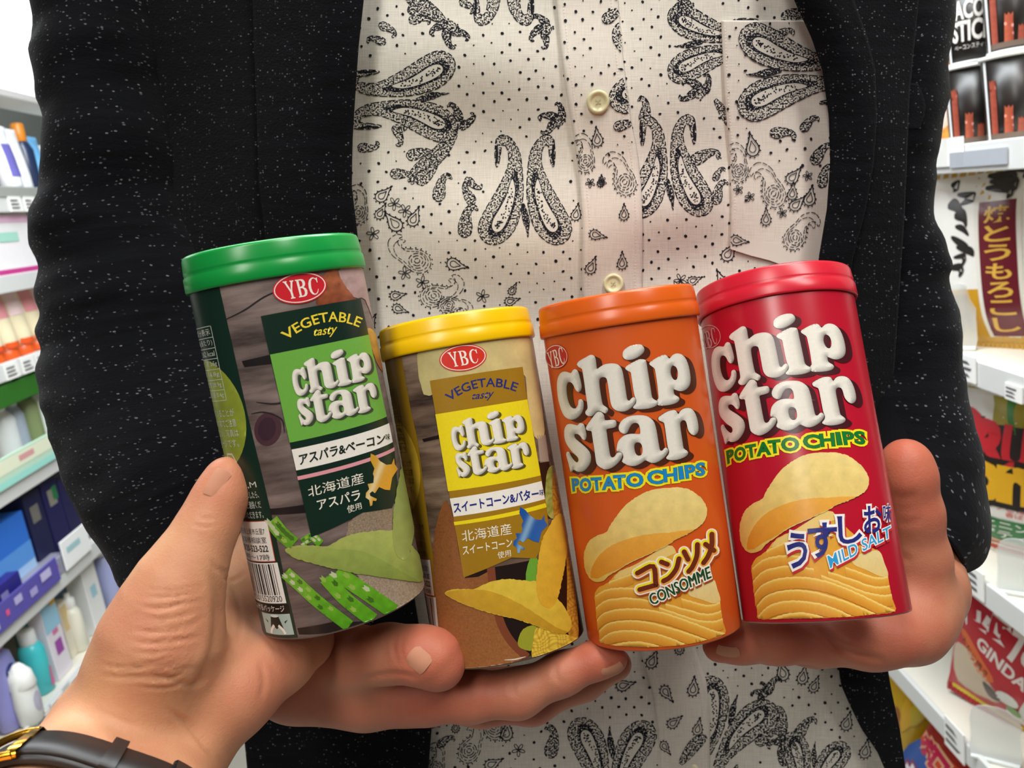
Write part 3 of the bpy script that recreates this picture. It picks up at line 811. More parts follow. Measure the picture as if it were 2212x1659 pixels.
def sleeve(name, rows, n=40, sub=6, wr=0.004, seed=0.0, cap=True, hollow=None):
    """rows: left px, right px, depth, half thickness; a tube of cloth with creases"""
    R = smooth_line(np.array(rows, float), sub); V = []; uv = []; Q = []
    for i, (lx, ly, rx, ry, z, d) in enumerate(R):
        a, b = P(lx, ly, z), P(rx, ry, z); c = (a + b) / 2; h = (b - a) / 2
        hl = np.linalg.norm(h); md = abs(((lx + rx) / 2 - CX) / F) * d; h = h * max(math.sqrt(max(hl * hl - md * md, 0)) / hl, 0.4)
        for k in range(n):
            t = 2 * math.pi * k / n; q = c + h * math.cos(t) - _f * d * math.sin(t)
            w = wr * noise.noise((q[0] * 14 + seed, q[1] * 14, q[2] * 34)) + 0.5 * wr * noise.noise((q[0] * 40, q[1] * 40 + seed, q[2] * 80))
            o = (q - c); o = o / max(np.linalg.norm(o), 1e-6)
            V.append(q + o * w * (0.25 if abs(math.cos(t)) > .96 else 1.0)); uv.append(((lx + 2 * (rx - lx) * k / n) * .001, ly * .001))
    m = len(R)
    for i in range(m - 1):
        for k in range(n): Q.append((i * n + k, (i + 1) * n + k, (i + 1) * n + (k + 1) % n, i * n + (k + 1) % n))
    if hollow:
        s = len(V); last = V[-n:]; c = np.mean(last, 0)
        for f, back in hollow:
            for p in last: V.append(c + (p - c) * f + np.array(back))
        uv += [(0.1, 0.1)] * (n * len(hollow)); r0 = (m - 1) * n
        for j in range(len(hollow)):
            r1 = s + j * n
            for k in range(n): Q.append((r0 + k, r1 + k, r1 + (k + 1) % n, r0 + (k + 1) % n))
            r0 = r1
        Q.append(tuple(range(r0, r0 + n)))
    return mesh_obj(name, V, Q, M_KNIT, cardigan, True, uv=uv, world=True)

sleeve('sleeve', [(120,-320,430,-320,.52,.055),(95,-200,420,-200,.525,.055),(86,-90,420,-90,.53,.055),(80,0,420,-10,.53,.055),(73,70,420,60,.53,.055),(76,140,420,120,.53,.055),(88,240,425,200,.535,.056),(99,340,430,300,.535,.056),(94,450,440,410,.54,.057),(64,535,450,480,.54,.058),(92,610,480,530,.54,.058),(86,650,500,570,.535,.058),
    (101,690,520,610,.53,.058),(88,728,540,650,.53,.057),(98,768,550,690,.525,.056),(89,812,565,730,.52,.056),(91,870,585,770,.51,.055),(102,930,605,810,.50,.053),(130,1000,620,860,.485,.050),(172,1080,640,910,.47,.047),(208,1155,655,960,.46,.045),(240,1222,665,1010,.45,.043),(300,1300,680,1080,.44,.040),(380,1385,700,1170,.435,.037),(455,1460,720,1260,.43,.035)],
    seed=2.0, hollow=[(0.93, (0, 0, 0)), (0.90, (-0.03, 0.02, 0.02))])
sleeve('sleeve', [(1750,-320,2040,-320,.52,.055),(1765,-200,2052,-200,.525,.055),(1770,-90,2056,-90,.53,.055),(1765,20,2054,0,.53,.055),(1760,120,2050,110,.53,.055),(1755,230,2040,220,.53,.055),(1750,340,2026,320,.535,.055),(1750,420,2012,400,.54,.055),(1750,500,2010,480,.54,.055),(1755,560,2042,562,.54,.056),(1760,600,2050,590,.54,.056),(1765,640,2046,615,.54,.055),
    (1775,700,2062,690,.535,.054),(1785,760,2072,750,.53,.053),(1795,820,2076,800,.525,.052),(1805,880,2088,880,.515,.050),(1822,930,2106,955,.505,.047),(1838,962,2120,1030,.495,.046),(1852,984,2127,1105,.485,.045),(1864,1000,2127,1172,.478,.044),(1876,1014,2104,1226,.472,.043),(1888,1030,2062,1256,.468,.042)],
    seed=6.0, wr=0.0035, hollow=[(0.94, (0, 0, 0)), (0.90, (0.005, 0.03, 0.03)), (0.7, (0.01, 0.06, 0.06))])
# welt pocket opening on the cardigan's chest
grid_surface('pocket_welt', lambda y: 1945.0 + (y - 185) * .1, lambda y: 1985.0 + 14 * math.sin((y - 185) / 95 * math.pi), np.arange(180, 285, 5.0), 8, lambda x, y: 0.462 + 0 * x, M_KNIT, cardigan, 0.003)
# ---- hands
def nail(c, n, along, w, l, parent, curv=0.35):
    """a thin curved plate: centre, outward normal, long direction"""
    n = np.asarray(n, float); n /= np.linalg.norm(n); u = np.asarray(along, float); u = u - n * (u @ n); u /= np.linalg.norm(u); s = np.cross(n, u)
    V = []; Q = []; A, Bn = 9, 8
    for i in range(A):
        a = (i / (A - 1) - .5) * 2
        for j in range(Bn):
            b = (j / (Bn - 1) - .5) * 2; k = math.sqrt(max(0, 1 - 0.35 * a ** 4 * (b < 0) - .25 * a ** 4))
            V.append(c + s * a * w / 2 + u * b * l / 2 * k + n * (0.0006 - curv * w * .5 * a * a - 0.0006 * (b ** 4)))
    for i in range(A - 1):
        for j in range(Bn - 1): q = (i * Bn + j, (i + 1) * Bn + j, (i + 1) * Bn + j + 1, i * Bn + j + 1); Q.append(q)
    return mesh_obj('fingernail', V, Q, M_NAIL, parent, True, world=True)

def nail_on(V, Q, px, py, along_px, w, l, parent, turn=None, curv=0.35):
    """set a nail on the skin where the camera sees pixel px, py; along_px = pixel direction to the free edge"""
    q, z = proj(V); N = vnormals(V, Q); k = np.where((np.hypot(q[:, 0] - px, q[:, 1] - py) < 14) & ((N * (CAM - V)).sum(1) > 0))[0]
    if not len(k): return
    k = k[z[k] < z[k].min() + 0.006]; c = V[k].mean(0); n = N[k].mean(0); n /= np.linalg.norm(n)
    if turn is not None: n = n + np.asarray(turn); n /= np.linalg.norm(n)
    return nail(c + n * 0.0003, n, _r * along_px[0] + _d * along_px[1], w, l, parent, curv)

def flush(V, spots):
    f = np.zeros(len(V))
    for x, y, z, r, a in spots: f = np.maximum(f, a * np.exp(-((np.linalg.norm(V - P(x, y, z), axis=1) / (r / 1000)) ** 2)))
    return np.repeat(f[:, None], 3, 1)

# the person's body: chest and arms under the clothes, both hands
GR = [  # right hand, palm up under the yellow tube
 {'chains': [[(420,1180,.475,26),(560,1400,.425,22),(640,1462,.405,21)], [(640,1462,.405,21),(800,1480,.40,20),(920,1490,.395,16)], [(600,1450,.415,20),(760,1470,.42,20),(900,1470,.425,16)], [(660,1475,.40,17),(780,1500,.392,15)]]},
 {'chains': [[(660,1450,.40,17),(760,1425,.385,15),(840,1412,.372,12.5),(905,1415,.366,12),(940,1425,.366,12.2),(953,1440,.366,9.5)]], 'k': 0.008},
 {'chains': [[(880,1495,.392,13.5),(1010,1504,.386,11.5),(1120,1498,.383,10.6),(1215,1455,.381,9.2),(1290,1425,.380,8.0),(1325,1424,.380,6.6)]], 'k': 0.008},
 {'chains': [[(900,1500,.410,13),(1040,1520,.408,10.5),(1150,1518,.408,10),(1260,1470,.408,9),(1330,1435,.408,8)]], 'k': 0.003},
 {'chains': [[(900,1490,.430,12),(1060,1510,.432,10),(1170,1500,.434,9.5),(1290,1450,.436,8)]], 'k': 0.003},
 {'chains': [[(880,1470,.448,11),(1040,1480,.455,9),(1180,1460,.46,7)]], 'k': 0.003},
]
Vr, Qr = flesh(GR, h=0.0014)
Vr = crease(Vr, Qr, [([(770,1474),(800,1462),(860,1455),(915,1468)], 5, .8), ([(858,1372),(852,1400),(862,1440)], 5, .5), ([(872,1365),(866,1400),(874,1436)], 4, .4), ([(1112,1450),(1108,1485),(1118,1515)], 6, .5), ([(1200,1428),(1200,1455),(1212,1480)], 6, .5)])
GL = [  # left hand, round the foot of the red tube
 {'chains': [[(1965,1020,.500,21),(1985,1170,.472,22),(1985,1270,.445,23)], [(1985,1270,.445,24),(1962,1330,.415,21),(1880,1372,.400,17)], [(1985,1285,.43,21),(1968,1358,.405,16),(1935,1382,.395,12)], [(1985,1280,.44,22),(1900,1358,.425,17),(1800,1372,.42,13)]]},
 {'chains': [[(1975,1300,.42,19),(1985,1210,.412,14.5),(1978,1110,.405,12.2),(1962,1030,.402,12.4),(1957,1000,.402,12.0)]], 'k': 0.010},
 {'chains': [[(1880,1372,.405,15),(1780,1382,.405,12),(1680,1385,.402,10.5),(1600,1388,.400,9.4),(1552,1396,.400,7.8)]], 'k': 0.006},
 {'chains': [[(1850,1380,.425,14),(1760,1392,.425,11),(1660,1388,.424,10),(1590,1385,.424,8)]], 'k': 0.003},
 {'chains': [[(1840,1370,.445,13),(1740,1380,.446,10),(1650,1375,.447,9)]], 'k': 0.003},
]
Vl, Ql = flesh(GL, h=0.0014)
Vl = crease(Vl, Ql, [([(1752,1350),(1811,1397),(1850,1412),(1916,1428)], 7, 1.6), ([(1918,1065),(1950,1075),(1990,1065)], 8, .5), ([(1925,1120),(1960,1130),(2000,1118)], 8, .4), ([(1940,1200),(1970,1215)], 9, .5), ([(1640,1372),(1645,1400)], 5, .4)])
TB = {'chains': [[(1290,-120,.60,95),(1290,400,.62,95),(1300,1000,.66,88),(1310,1750,.74,80),(1320,2250,.80,75)], [(960,-60,.60,70),(960,500,.63,70)], [(1600,-60,.60,70),(1600,500,.63,70)], [(260,-60,.59,28),(280,450,.58,26),(360,800,.54,26),(480,1250,.455,22)], [(1870,-60,.59,28),(1860,500,.58,26),(1910,850,.54,24),(1965,1020,.50,21)], [(900,-60,.61,50),(260,-60,.59,28)], [(1700,-60,.61,50),(1870,-60,.59,28)]]}
Vt, Qt = flesh([TB], k_in=0.02, h=0.009)
Vb = np.vstack([Vt, Vr, Vl]); Qb = np.vstack([Qt, Qr + len(Vt), Ql + len(Vt) + len(Vr)])
body = mesh_obj('body', Vb, Qb, M_SKIN2, person, True, world=True, col=flush(Vb, [(1957,990,.40,24,.75), (950,1430,.36,20,.55), (1320,1424,.38,18,.5), (1560,1394,.40,22,.55), (1880,1385,.39,30,.35), (1700,1385,.40,26,.4), (1010,1500,.38,26,.25)]))
up = -_d
nail_on(Vr, Qr, 905, 1425, (0.75, 0.6), .009, .010, body, curv=.3)
nail_on(Vr, Qr, 1322, 1447, (0.9, -0.35), .0085, .011, body, turn=0.5 * _d)
nail_on(Vl, Ql, 1570, 1412, (-1, 0.1), .0095, .011, body, turn=0.6 * _d)

# ================================================================== the photographer's own left hand and wrist
person2 = empty('person', P(-100, 2000, 0.24)); tag(person2, 'bare forearm and hand with thumb pressed on the green tube', 'person')
G1 = [
 {'chains': [[(-160,2080,.20,26),(215,1600,.322,20)], [(170,2180,.21,28),(370,1630,.330,18.5)], [(20,2120,.215,27),(295,1610,.328,21)]]},
 {'chains': [[(370,1630,.330,18.5),(500,1492,.335,18),(600,1420,.352,15),(660,1385,.372,13)], [(320,1600,.33,20),(480,1450,.345,18),(610,1330,.385,13)], [(290,1590,.33,20),(440,1400,.350,16),(585,1270,.392,12)], [(270,1570,.33,20),(400,1380,.350,15),(545,1215,.395,11.5)]], 'k': 0.012},
 {'chains': [[(255,1570,.325,21),(318,1450,.318,22),(352,1370,.316,22),(372,1300,.316,17.5),(392,1250,.317,15),(420,1195,.319,12.3),(452,1130,.322,10.8),(478,1070,.325,9.6),(490,1030,.327,8.2)]], 'k': 0.012},
 {'chains': [[(545,1215,.398,11),(580,1120,.408,9.5),(650,1050,.412,8.5),(710,1030,.408,7.5)]], 'k': 0.006},
 {'chains': [[(585,1270,.398,11),(640,1170,.412,9.5),(720,1110,.416,8.5),(780,1090,.412,7.5)]], 'k': 0.003},
 {'chains': [[(610,1330,.395,11),(690,1240,.412,9.5),(770,1190,.418,8.5),(820,1170,.414,7.5)]], 'k': 0.003},
 {'chains': [[(660,1385,.380,11),(730,1310,.41,9),(790,1270,.418,8),(830,1250,.416,7)]], 'k': 0.003},
]
V1, Q1 = flesh(G1, h=0.00125)
wr = []
rw2 = random.Random(11)
for k in range(15):
    y = 1272 + k * 15 + rw2.uniform(-5, 5); x0 = 300 - k * 1.5 + rw2.uniform(-15, 30); x1 = 430 + rw2.uniform(-30, 25) - k * 1.0
    wr.append(([(x0, y), ((x0 + x1) / 2 - 20, y + 6 + rw2.uniform(-5, 5)), ((x0 + x1) / 2 + 25, y - 1 + rw2.uniform(-5, 5)), (x1, y - 10 + rw2.uniform(-8, 6))], 3.6, rw2.uniform(.4, .8)))
wr += [([(455,1215),(470,1300),(462,1400),(430,1470),(405,1490)], 9, 1.0), ([(215,1435),(260,1442),(330,1436),(400,1420)], 4, .7), ([(215,1460),(270,1462),(350,1462),(412,1478)], 5, .8),
       ([(350,1525),(400,1560),(450,1620),(480,1660)], 6, .8), ([(195,1530),(250,1552),(310,1575)], 5, .3), ([(380,1480),(420,1478),(450,1460)], 5, .5), ([(500,1250),(520,1330),(515,1400)], 6, .35), ([(560,1420),(570,1470),(560,1520)], 6, .4), ([(600,1390),(640,1440)], 5, .3),
       ([(425,1115),(445,1122),(470,1118)], 4, .4), ([(412,1130),(440,1138),(475,1132)], 4, .35), ([(455,1205),(470,1230),(500,1240)], 5, .5), ([(470,1240),(500,1255),(530,1240)], 4, .5)]
V1 = crease(V1, Q1, wr)
hand1 = mesh_obj('forearm_and_hand', V1, Q1, M_SKIN1, person2, True, world=True, col=flush(V1, [(490,1050,.325,20,.45), (560,1500,.34,30,.35), (420,1330,.32,22,.3), (640,1400,.36,28,.4)]))
nail_on(V1, Q1, 462, 1040, (0.25, -1), .0085, .0115, hand1, turn=-0.15 * _r, curv=.6)

# ---- wrist watch on the photographer's arm
M_STRAP = plain('black_leather_strap', '#1b1716', 0.45, noise_amt=0.25, scale=260)
M_GOLD = plain('polished_gold', '#e0a93a', 0.18, metal=1.0, noise_amt=0.05)
watch = empty('wrist_watch', P(150, 1680, .30)); tag(watch, 'black leather wrist watch strap with a gold buckle edge', 'wrist watch')
ax0, ax1 = P(285, 1612, .326), P(10, 2100, .215); axd = (ax1 - ax0) / np.linalg.norm(ax1 - ax0)
side = P(380, 1650, .33) - P(200, 1600, .325); side = side - axd * (side @ axd); side /= np.linalg.norm(side); nrm = np.cross(axd, side)
if nrm @ (CAM - ax0) < 0: nrm = -nrm
_rel = V1 - ax0; _sv = _rel @ axd; _tv = np.arctan2(_rel @ nrm, _rel @ side); _rv = np.hypot(_rel @ nrm, _rel @ side)
_bins = np.linspace(-math.pi, math.pi, 49)
def wrist_radius(s):
    m = np.abs(_sv - s) < 0.004; r = np.zeros(48); b = np.clip(np.digitize(_tv[m], _bins) - 1, 0, 47); np.maximum.at(r, b, _rv[m])
    for _ in range(6): r = np.maximum(r, 0.5 * (np.roll(r, 1) + np.roll(r, -1)))
    for _ in range(4): r = 0.5 * r + 0.25 * (np.roll(r, 1) + np.roll(r, -1))
    return r
_ss = np.linspace(-0.02, 0.11, 27); _rr = np.array([wrist_radius(v) for v in _ss])
def radius(s, t):
    i = (t + math.pi) / (2 * math.pi) * 48 - 0.5; a = int(math.floor(i)) % 48; f = i - math.floor(i); b = (a + 1) % 48
    return (1 - f) * np.interp(s, _ss, _rr[:, a]) + f * np.interp(s, _ss, _rr[:, b])
def _top(s):
    q = np.array([ax0 + axd * s + (side * math.cos(t) + nrm * math.sin(t)) * (radius(s, t) + 0.003) for t in np.linspace(0.2, 2.9, 28)])
    return proj(q)[0][:, 1].min()
S0 = float(min(np.linspace(-0.015, 0.085, 101), key=lambda v: abs(_top(v) - 1585)))   # the strap's upper edge crosses the inside of the wrist here
def band(name, s0, s1, gr, mat, t0=0, t1=2 * math.pi, n=72, thick=0.0024, parent=None):
    V = []; Q = []; prof = [(0, 0), (0.06, 1), (0.5, 1.18), (0.94, 1), (1, 0), (.94, -.1), (.06, -.1)]; m = len(prof); full = abs(t1 - t0 - 2 * math.pi) < 1e-6; nn = n if full else n + 1
    for i in range(nn):
        t = t0 + (t1 - t0) * i / n
        for u, h in prof:
            s = S0 + s0 + (s1 - s0) * u; r = radius(s, (t + math.pi) % (2 * math.pi) - math.pi) + 0.0006 + gr + h * thick
            V.append(ax0 + axd * s + side * math.cos(t) * r + nrm * math.sin(t) * r)
    for i in range(nn if full else nn - 1):
        for j in range(m): q = (i * m + j, i * m + (j + 1) % m, ((i + 1) % nn) * m + (j + 1) % m, ((i + 1) % nn) * m + j); Q.append(q)
    return mesh_obj(name, V, Q, mat, parent, True, world=True)
band('strap', 0.0, 0.018, 0.0, M_STRAP, parent=watch)
band('strap_end', -0.0005, 0.0165, 0.0022, M_STRAP, 0.75, 2.35, 30, parent=watch, thick=0.0018)
for tt in (0.85, 1.45): band('keeper_loop', -0.0015, 0.0195, 0.0042, M_STRAP, tt, tt + 0.14, 6, parent=watch, thick=0.0018)
band('buckle', -0.0018, 0.0004, 0.0028, M_GOLD, 2.25, 3.3, 20, parent=watch, thick=0.002)
band('buckle', 0.0176, 0.0198, 0.0028, M_GOLD, 2.25, 3.3, 20, parent=watch, thick=0.002)
band('buckle_bar', -0.0018, 0.0198, 0.0030, M_GOLD, 2.22, 2.29, 3, parent=watch, thick=0.002)
band('watch_case', -0.006, 0.024, 0.0004, M_GOLD, -2.1, -1.04, 16, parent=watch, thick=0.007)
# ================================================================== the four snack tubes
CA, CB, CH = 0.036, 0.029, 0.1435
_th = np.linspace(-math.pi, math.pi, 721)
_ds = np.hypot(CA * np.cos(_th), CB * np.sin(_th)); _s = np.concatenate([[0], np.cumsum((_ds[1:] + _ds[:-1]) / 2 * np.diff(_th))]); _s -= _s[360]
ULEN = _s[-1]

def rodrigues(w):
    w = np.asarray(w, float); t = np.linalg.norm(w); k = w / t
    K = np.array([[0, -k[2], k[1]], [k[2], 0, -k[0]], [-k[1], k[0], 0]]); return np.eye(3) + math.sin(t) * K + (1 - math.cos(t)) * K @ K

class CanSurf:
    uvs = 1.0
    def __init__(s, t, w):
        R = rodrigues(w); s.A = BASIS @ R @ np.array([[1, 0, 0], [0, 0, -1], [0, 1, 0.0]])
        s.o = CAM + BASIS @ (np.asarray(t, float) + R @ np.array([0, CH, 0]))
        m = np.eye(4); m[:3, :3] = s.A; m[:3, 3] = s.o; s.mat = Matrix(m.tolist())
    def uv(s, px):
        px = np.asarray(px, float); d = np.stack([(px[:, 0] - CX) / F, (px[:, 1] - CY) / F, np.ones(len(px))], 1) @ BASIS.T @ s.A
        o = (CAM - s.o) @ s.A
        ox, oy = o[0] / CA, o[1] / CB; dx, dy = d[:, 0] / CA, d[:, 1] / CB
        a = dx * dx + dy * dy; b = ox * dx + oy * dy; c = ox * ox + oy * oy - 1
        t = (-b - np.sqrt(np.maximum(b * b - a * c, 0))) / a
        x = ox + t * dx; y = oy + t * dy
        return np.stack([np.interp(np.arctan2(x, -y), _th, _s), o[2] + t * d[:, 2]], 1)
    def _th(s, u): return np.interp(u, _s, _th)
    def at(s, U, off):
        th = s._th(U[:, 0]); x, y = CA * np.sin(th), -CB * np.cos(th); n = s.out(U)
        p = np.stack([x, y, np.clip(U[:, 1], 0.0006, CH + 0.001)], 1); return p + n * 1.3 * np.asarray(off)[:, None]
    def out(s, U):
        th = s._th(U[:, 0]); n = np.stack([np.sin(th) / CA, -np.cos(th) / CB, 0 * th], 1); return n / np.linalg.norm(n, axis=1)[:, None]

def oval_lathe(prof, n=96):
    th = np.linspace(-math.pi, math.pi, n, endpoint=False); V = []; Fq = []; uv = []
    nx, ny = np.sin(th) / CA, -np.cos(th) / CB; l = np.hypot(nx, ny)
    for r, z in prof:
        if r <= -0.028: V += [(0, 0, z)] * n
        else: V += list(np.stack([CA * np.sin(th) + nx / l * r, -CB * np.cos(th) + ny / l * r, np.full(n, z)], 1))
        uv += list(np.stack([np.interp(th, _th, _s), np.full(n, z)], 1))
    for i in range(len(prof) - 1):
        for j in range(n): k = (j + 1) % n; Fq.append((i * n + j, i * n + k, (i + 1) * n + k, (i + 1) * n + j))
    return V, Fq, uv

POSE = {
 'green': ([-0.098, -0.0434, 0.3429], [0.0516, -0.5483, -0.2001]),
 'yellow': ([-0.0254, -0.0169, 0.3924], [-0.0389, -0.2421, -0.1696]),
 'orange': ([0.0504, -0.0267, 0.3832], [0.0165, 0.154, -0.1462]),
 'red': ([0.1286, -0.0357, 0.3974], [-0.1962, 0.3176, -0.1211]),
}
M_GLOSS = print_mat('printed_card_gloss', 0.3, 0.035)
M_RIM = plain('bare_card_rim', '#b9a892', 0.7)
def lid_mat(n, c): return plain(n, c, 0.28, spec=0.5, noise_amt=0.03, scale=30)

def tube(name, key, label, body_mat, lidc):
    S = CanSurf(*POSE[key]); e = empty(name, mat=S.mat); tag(e, label, 'snack tube', 'oval snack tubes held in the hands')
    V, Q, uv = oval_lathe([(-0.030, 0.003), (-0.004, 0.003), (-0.0014, 0.003), (-0.0008, 0.0), (-0.0002, 0.0), (0.0, 0.0006), (0, 0.05), (0, 0.1), (0, CH + 0.004)])
    mesh_obj('tube_body', V, Q, body_mat, e, uv=uv)
    z = CH
    V, Q, uv = oval_lathe([(0.0002, z - .0003), (0.0011, z - 0.0004), (0.0014, z), (0.00155, z + 0.0006), (0.0014, z + 0.0056), (0.00075, z + 0.0066), (0.0010, z + 0.0073), (0.0009, z + 0.0080),
                           (0.0005, z + 0.0128), (0.0001, z + 0.0138), (-0.0008, z + 0.0143), (-0.0022, z + 0.0141), (-0.0030, z + 0.0130), (-0.0038, z + 0.0122), (-0.012, z + 0.0120), (-0.030, z + 0.0120)])
    mesh_obj('lid', V, Q, lid_mat('lid_' + key, lidc), e, uv=uv)
    V, Q, uv = oval_lathe([(-0.0016, 0.0022), (-0.0014, 0.0002), (-0.0010, -0.0004), (-0.0006, 0.0), (-0.0006, 0.0012)])
    mesh_obj('base_rim', V, Q, M_RIM, e, uv=uv)
    return e, S

# ---- hand-lettered brand logo, traced as outlines (unit: 1/6.703 px)
LOGO = {
 'c': [[(190,487),(240,490),(295,508),(320,470),(350,450),(385,465),(405,500),(430,590),(450,690),(445,745),(420,780),(385,775),(355,735),(330,680),(300,645),(265,640),(240,680),(235,760),(245,850),(265,930),(295,990),(335,1020),(375,1010),(400,960),(405,905),(430,885),(460,895),(480,940),(475,1030),(440,1105),(380,1162),(302,1184),(228,1155),(177,1090),(132,968),(105,830),(95,690),(105,590),(140,515)]],
 'h': [[(600,245),(635,265),(655,320),(670,440),(700,430),(760,390),(830,372),(900,368),(960,380),(1010,420),(1040,490),(1060,600),(1080,720),(1100,860),(1115,900),(1140,905),(1165,875),(1195,858),(1222,875),(1230,920),(1200,975),(1140,1030),(1080,1060),(1010,1065),(940,1045),(890,1000),(865,930),(850,830),(835,720),(815,610),(795,575),(750,568),(715,590),(705,640),(715,740),(735,870),(755,960),(790,990),(825,1020),(830,1055),(800,1092),(760,1080),(715,1058),(670,1065),(630,1110),(590,1133),(540,1128),(508,1100),(505,1065),(530,1030),(535,990),(520,880),(505,780),(490,660),(470,530),(455,450),(420,430),(390,400),(385,370),(420,330),(500,285),(560,250)]],
 'i': [[(1310,308),(1360,315),(1380,350),(1400,470),(1425,620),(1450,780),(1465,860),(1500,895),(1540,915),(1545,960),(1500,995),(1420,1020),(1320,1032),(1230,1030),(1190,1010),(1200,985),(1228,950),(1236,900),(1215,850),(1200,790),(1180,660),(1165,560),(1155,500),(1120,480),(1080,450),(1085,420),(1120,390),(1200,345),(1270,312)]],
 'dot': [[(1040,230),(1050,190),(1100,140),(1180,105),(1260,92),(1310,100),(1345,140),(1350,190),(1320,235),(1260,280),(1190,310),(1120,320),(1070,305),(1042,270)]],
 'p': [[(1640,243),(1680,265),(1710,300),(1750,255),(1800,228),(1860,230),(1910,260),(1955,320),(1990,420),(2010,530),(2015,620),(2000,690),(1960,740),(1900,770),(1840,768),(1790,748),(1775,745),(1775,790),(1790,825),(1840,855),(1855,890),(1830,930),(1760,960),(1660,978),(1580,980),(1545,970),(1550,940),(1535,900),(1555,870),(1550,800),(1535,660),(1515,530),(1500,450),(1470,420),(1430,390),(1425,360),(1470,325),(1560,270)],
       [(1775,403),(1810,430),(1830,490),(1830,560),(1810,605),(1775,605),(1745,565),(1728,500),(1735,440),(1750,410)]],
}
_B = {
 's': [[(220,305),(270,312),(325,325),(350,300),(380,292),(415,310),(435,360),(450,430),(455,490),(440,535),(415,540),(385,510),(355,470),(320,450),(290,455),(285,490),(310,530),(370,580),(440,640),(500,710),(522,790),(515,860),(485,920),(430,980),(365,1000),(310,990),(275,965),(260,990),(235,1000),(220,970),(200,890),(175,800),(165,740),(180,708),(210,715),(230,760),(265,815),(310,860),(335,850),(340,810),(320,775),(260,720),(190,630),(150,550),(135,460),(140,380),(170,320)]],
 't': [[(640,128),(680,145),(710,190),(720,250),(790,248),(850,245),(880,270),(885,330),(860,355),(800,370),(745,385),(750,450),(765,560),(785,690),(800,765),(825,790),(860,775),(890,730),(925,715),(960,725),(972,765),(955,810),(910,870),(840,930),(760,962),(700,960),(640,925),(600,880),(585,800),(570,690),(550,560),(535,460),(525,410),(480,405),(450,380),(455,340),(500,270),(560,190),(600,140)]],
 'a': [[(1230,180),(1310,190),(1380,230),(1430,290),(1460,400),(1480,520),(1500,640),(1515,690),(1545,690),(1575,655),(1610,655),(1630,700),(1600,760),(1540,820),(1460,865),(1390,870),(1330,845),(1300,832),(1250,870),(1170,910),(1090,915),(1020,890),(965,850),(985,790),(970,730),(930,705),(890,700),(890,640),(910,560),(960,500),(1030,460),(1110,448),(1180,452),(1222,450),(1225,400),(1215,340),(1190,300),(1150,292),(1110,310),(1070,370),(1040,435),(1000,452),(950,430),(920,390),(920,330),(960,260),(1030,210),(1120,185)],
       [(1195,573),(1235,590),(1255,640),(1258,710),(1240,755),(1200,765),(1165,740),(1145,680),(1142,620),(1160,585)]],
 'r': [[(1690,108),(1740,115),(1770,165),(1800,120),(1850,85),(1920,75),(1975,100),(2020,170),(2050,270),(2062,370),(2050,430),(2015,468),(1970,465),(1925,420),(1905,370),(1890,300),(1870,260),(1835,255),(1805,285),(1800,340),(1815,450),(1835,580),(1850,660),(1890,690),(1912,720),(1900,760),(1850,795),(1760,825),(1670,832),(1610,815),(1600,790),(1630,750),(1640,700),(1620,640),(1605,540),(1590,430),(1575,330),(1560,285),(1510,265),(1487,240),(1490,210),(1540,170),(1620,125)]],
}
for _k, _v in _B.items(): LOGO[_k] = [[(x + 67, y + 938) for x, y in l] for l in _v]
def A2px(p): return np.asarray(p, float) / 6.703 + np.array([1190.0, 730.0])

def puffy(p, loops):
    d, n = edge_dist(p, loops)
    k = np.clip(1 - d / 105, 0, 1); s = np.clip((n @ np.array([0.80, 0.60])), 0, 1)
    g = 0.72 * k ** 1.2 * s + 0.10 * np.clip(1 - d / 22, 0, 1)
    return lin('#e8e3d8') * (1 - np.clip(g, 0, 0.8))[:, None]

def logo(S, e, T, shade, deep=1.0, base=0.0):
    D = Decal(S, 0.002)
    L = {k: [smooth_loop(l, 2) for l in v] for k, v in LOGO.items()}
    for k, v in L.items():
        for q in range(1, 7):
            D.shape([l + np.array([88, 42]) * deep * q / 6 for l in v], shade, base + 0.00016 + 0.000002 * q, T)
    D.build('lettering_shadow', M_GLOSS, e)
    D = Decal(S, 0.002)
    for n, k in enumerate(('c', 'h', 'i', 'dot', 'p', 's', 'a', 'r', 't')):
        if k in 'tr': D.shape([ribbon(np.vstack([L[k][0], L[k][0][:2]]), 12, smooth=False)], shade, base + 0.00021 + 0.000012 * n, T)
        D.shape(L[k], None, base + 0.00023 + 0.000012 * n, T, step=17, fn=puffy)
    D.build('brand_lettering', M_GLOSS, e)

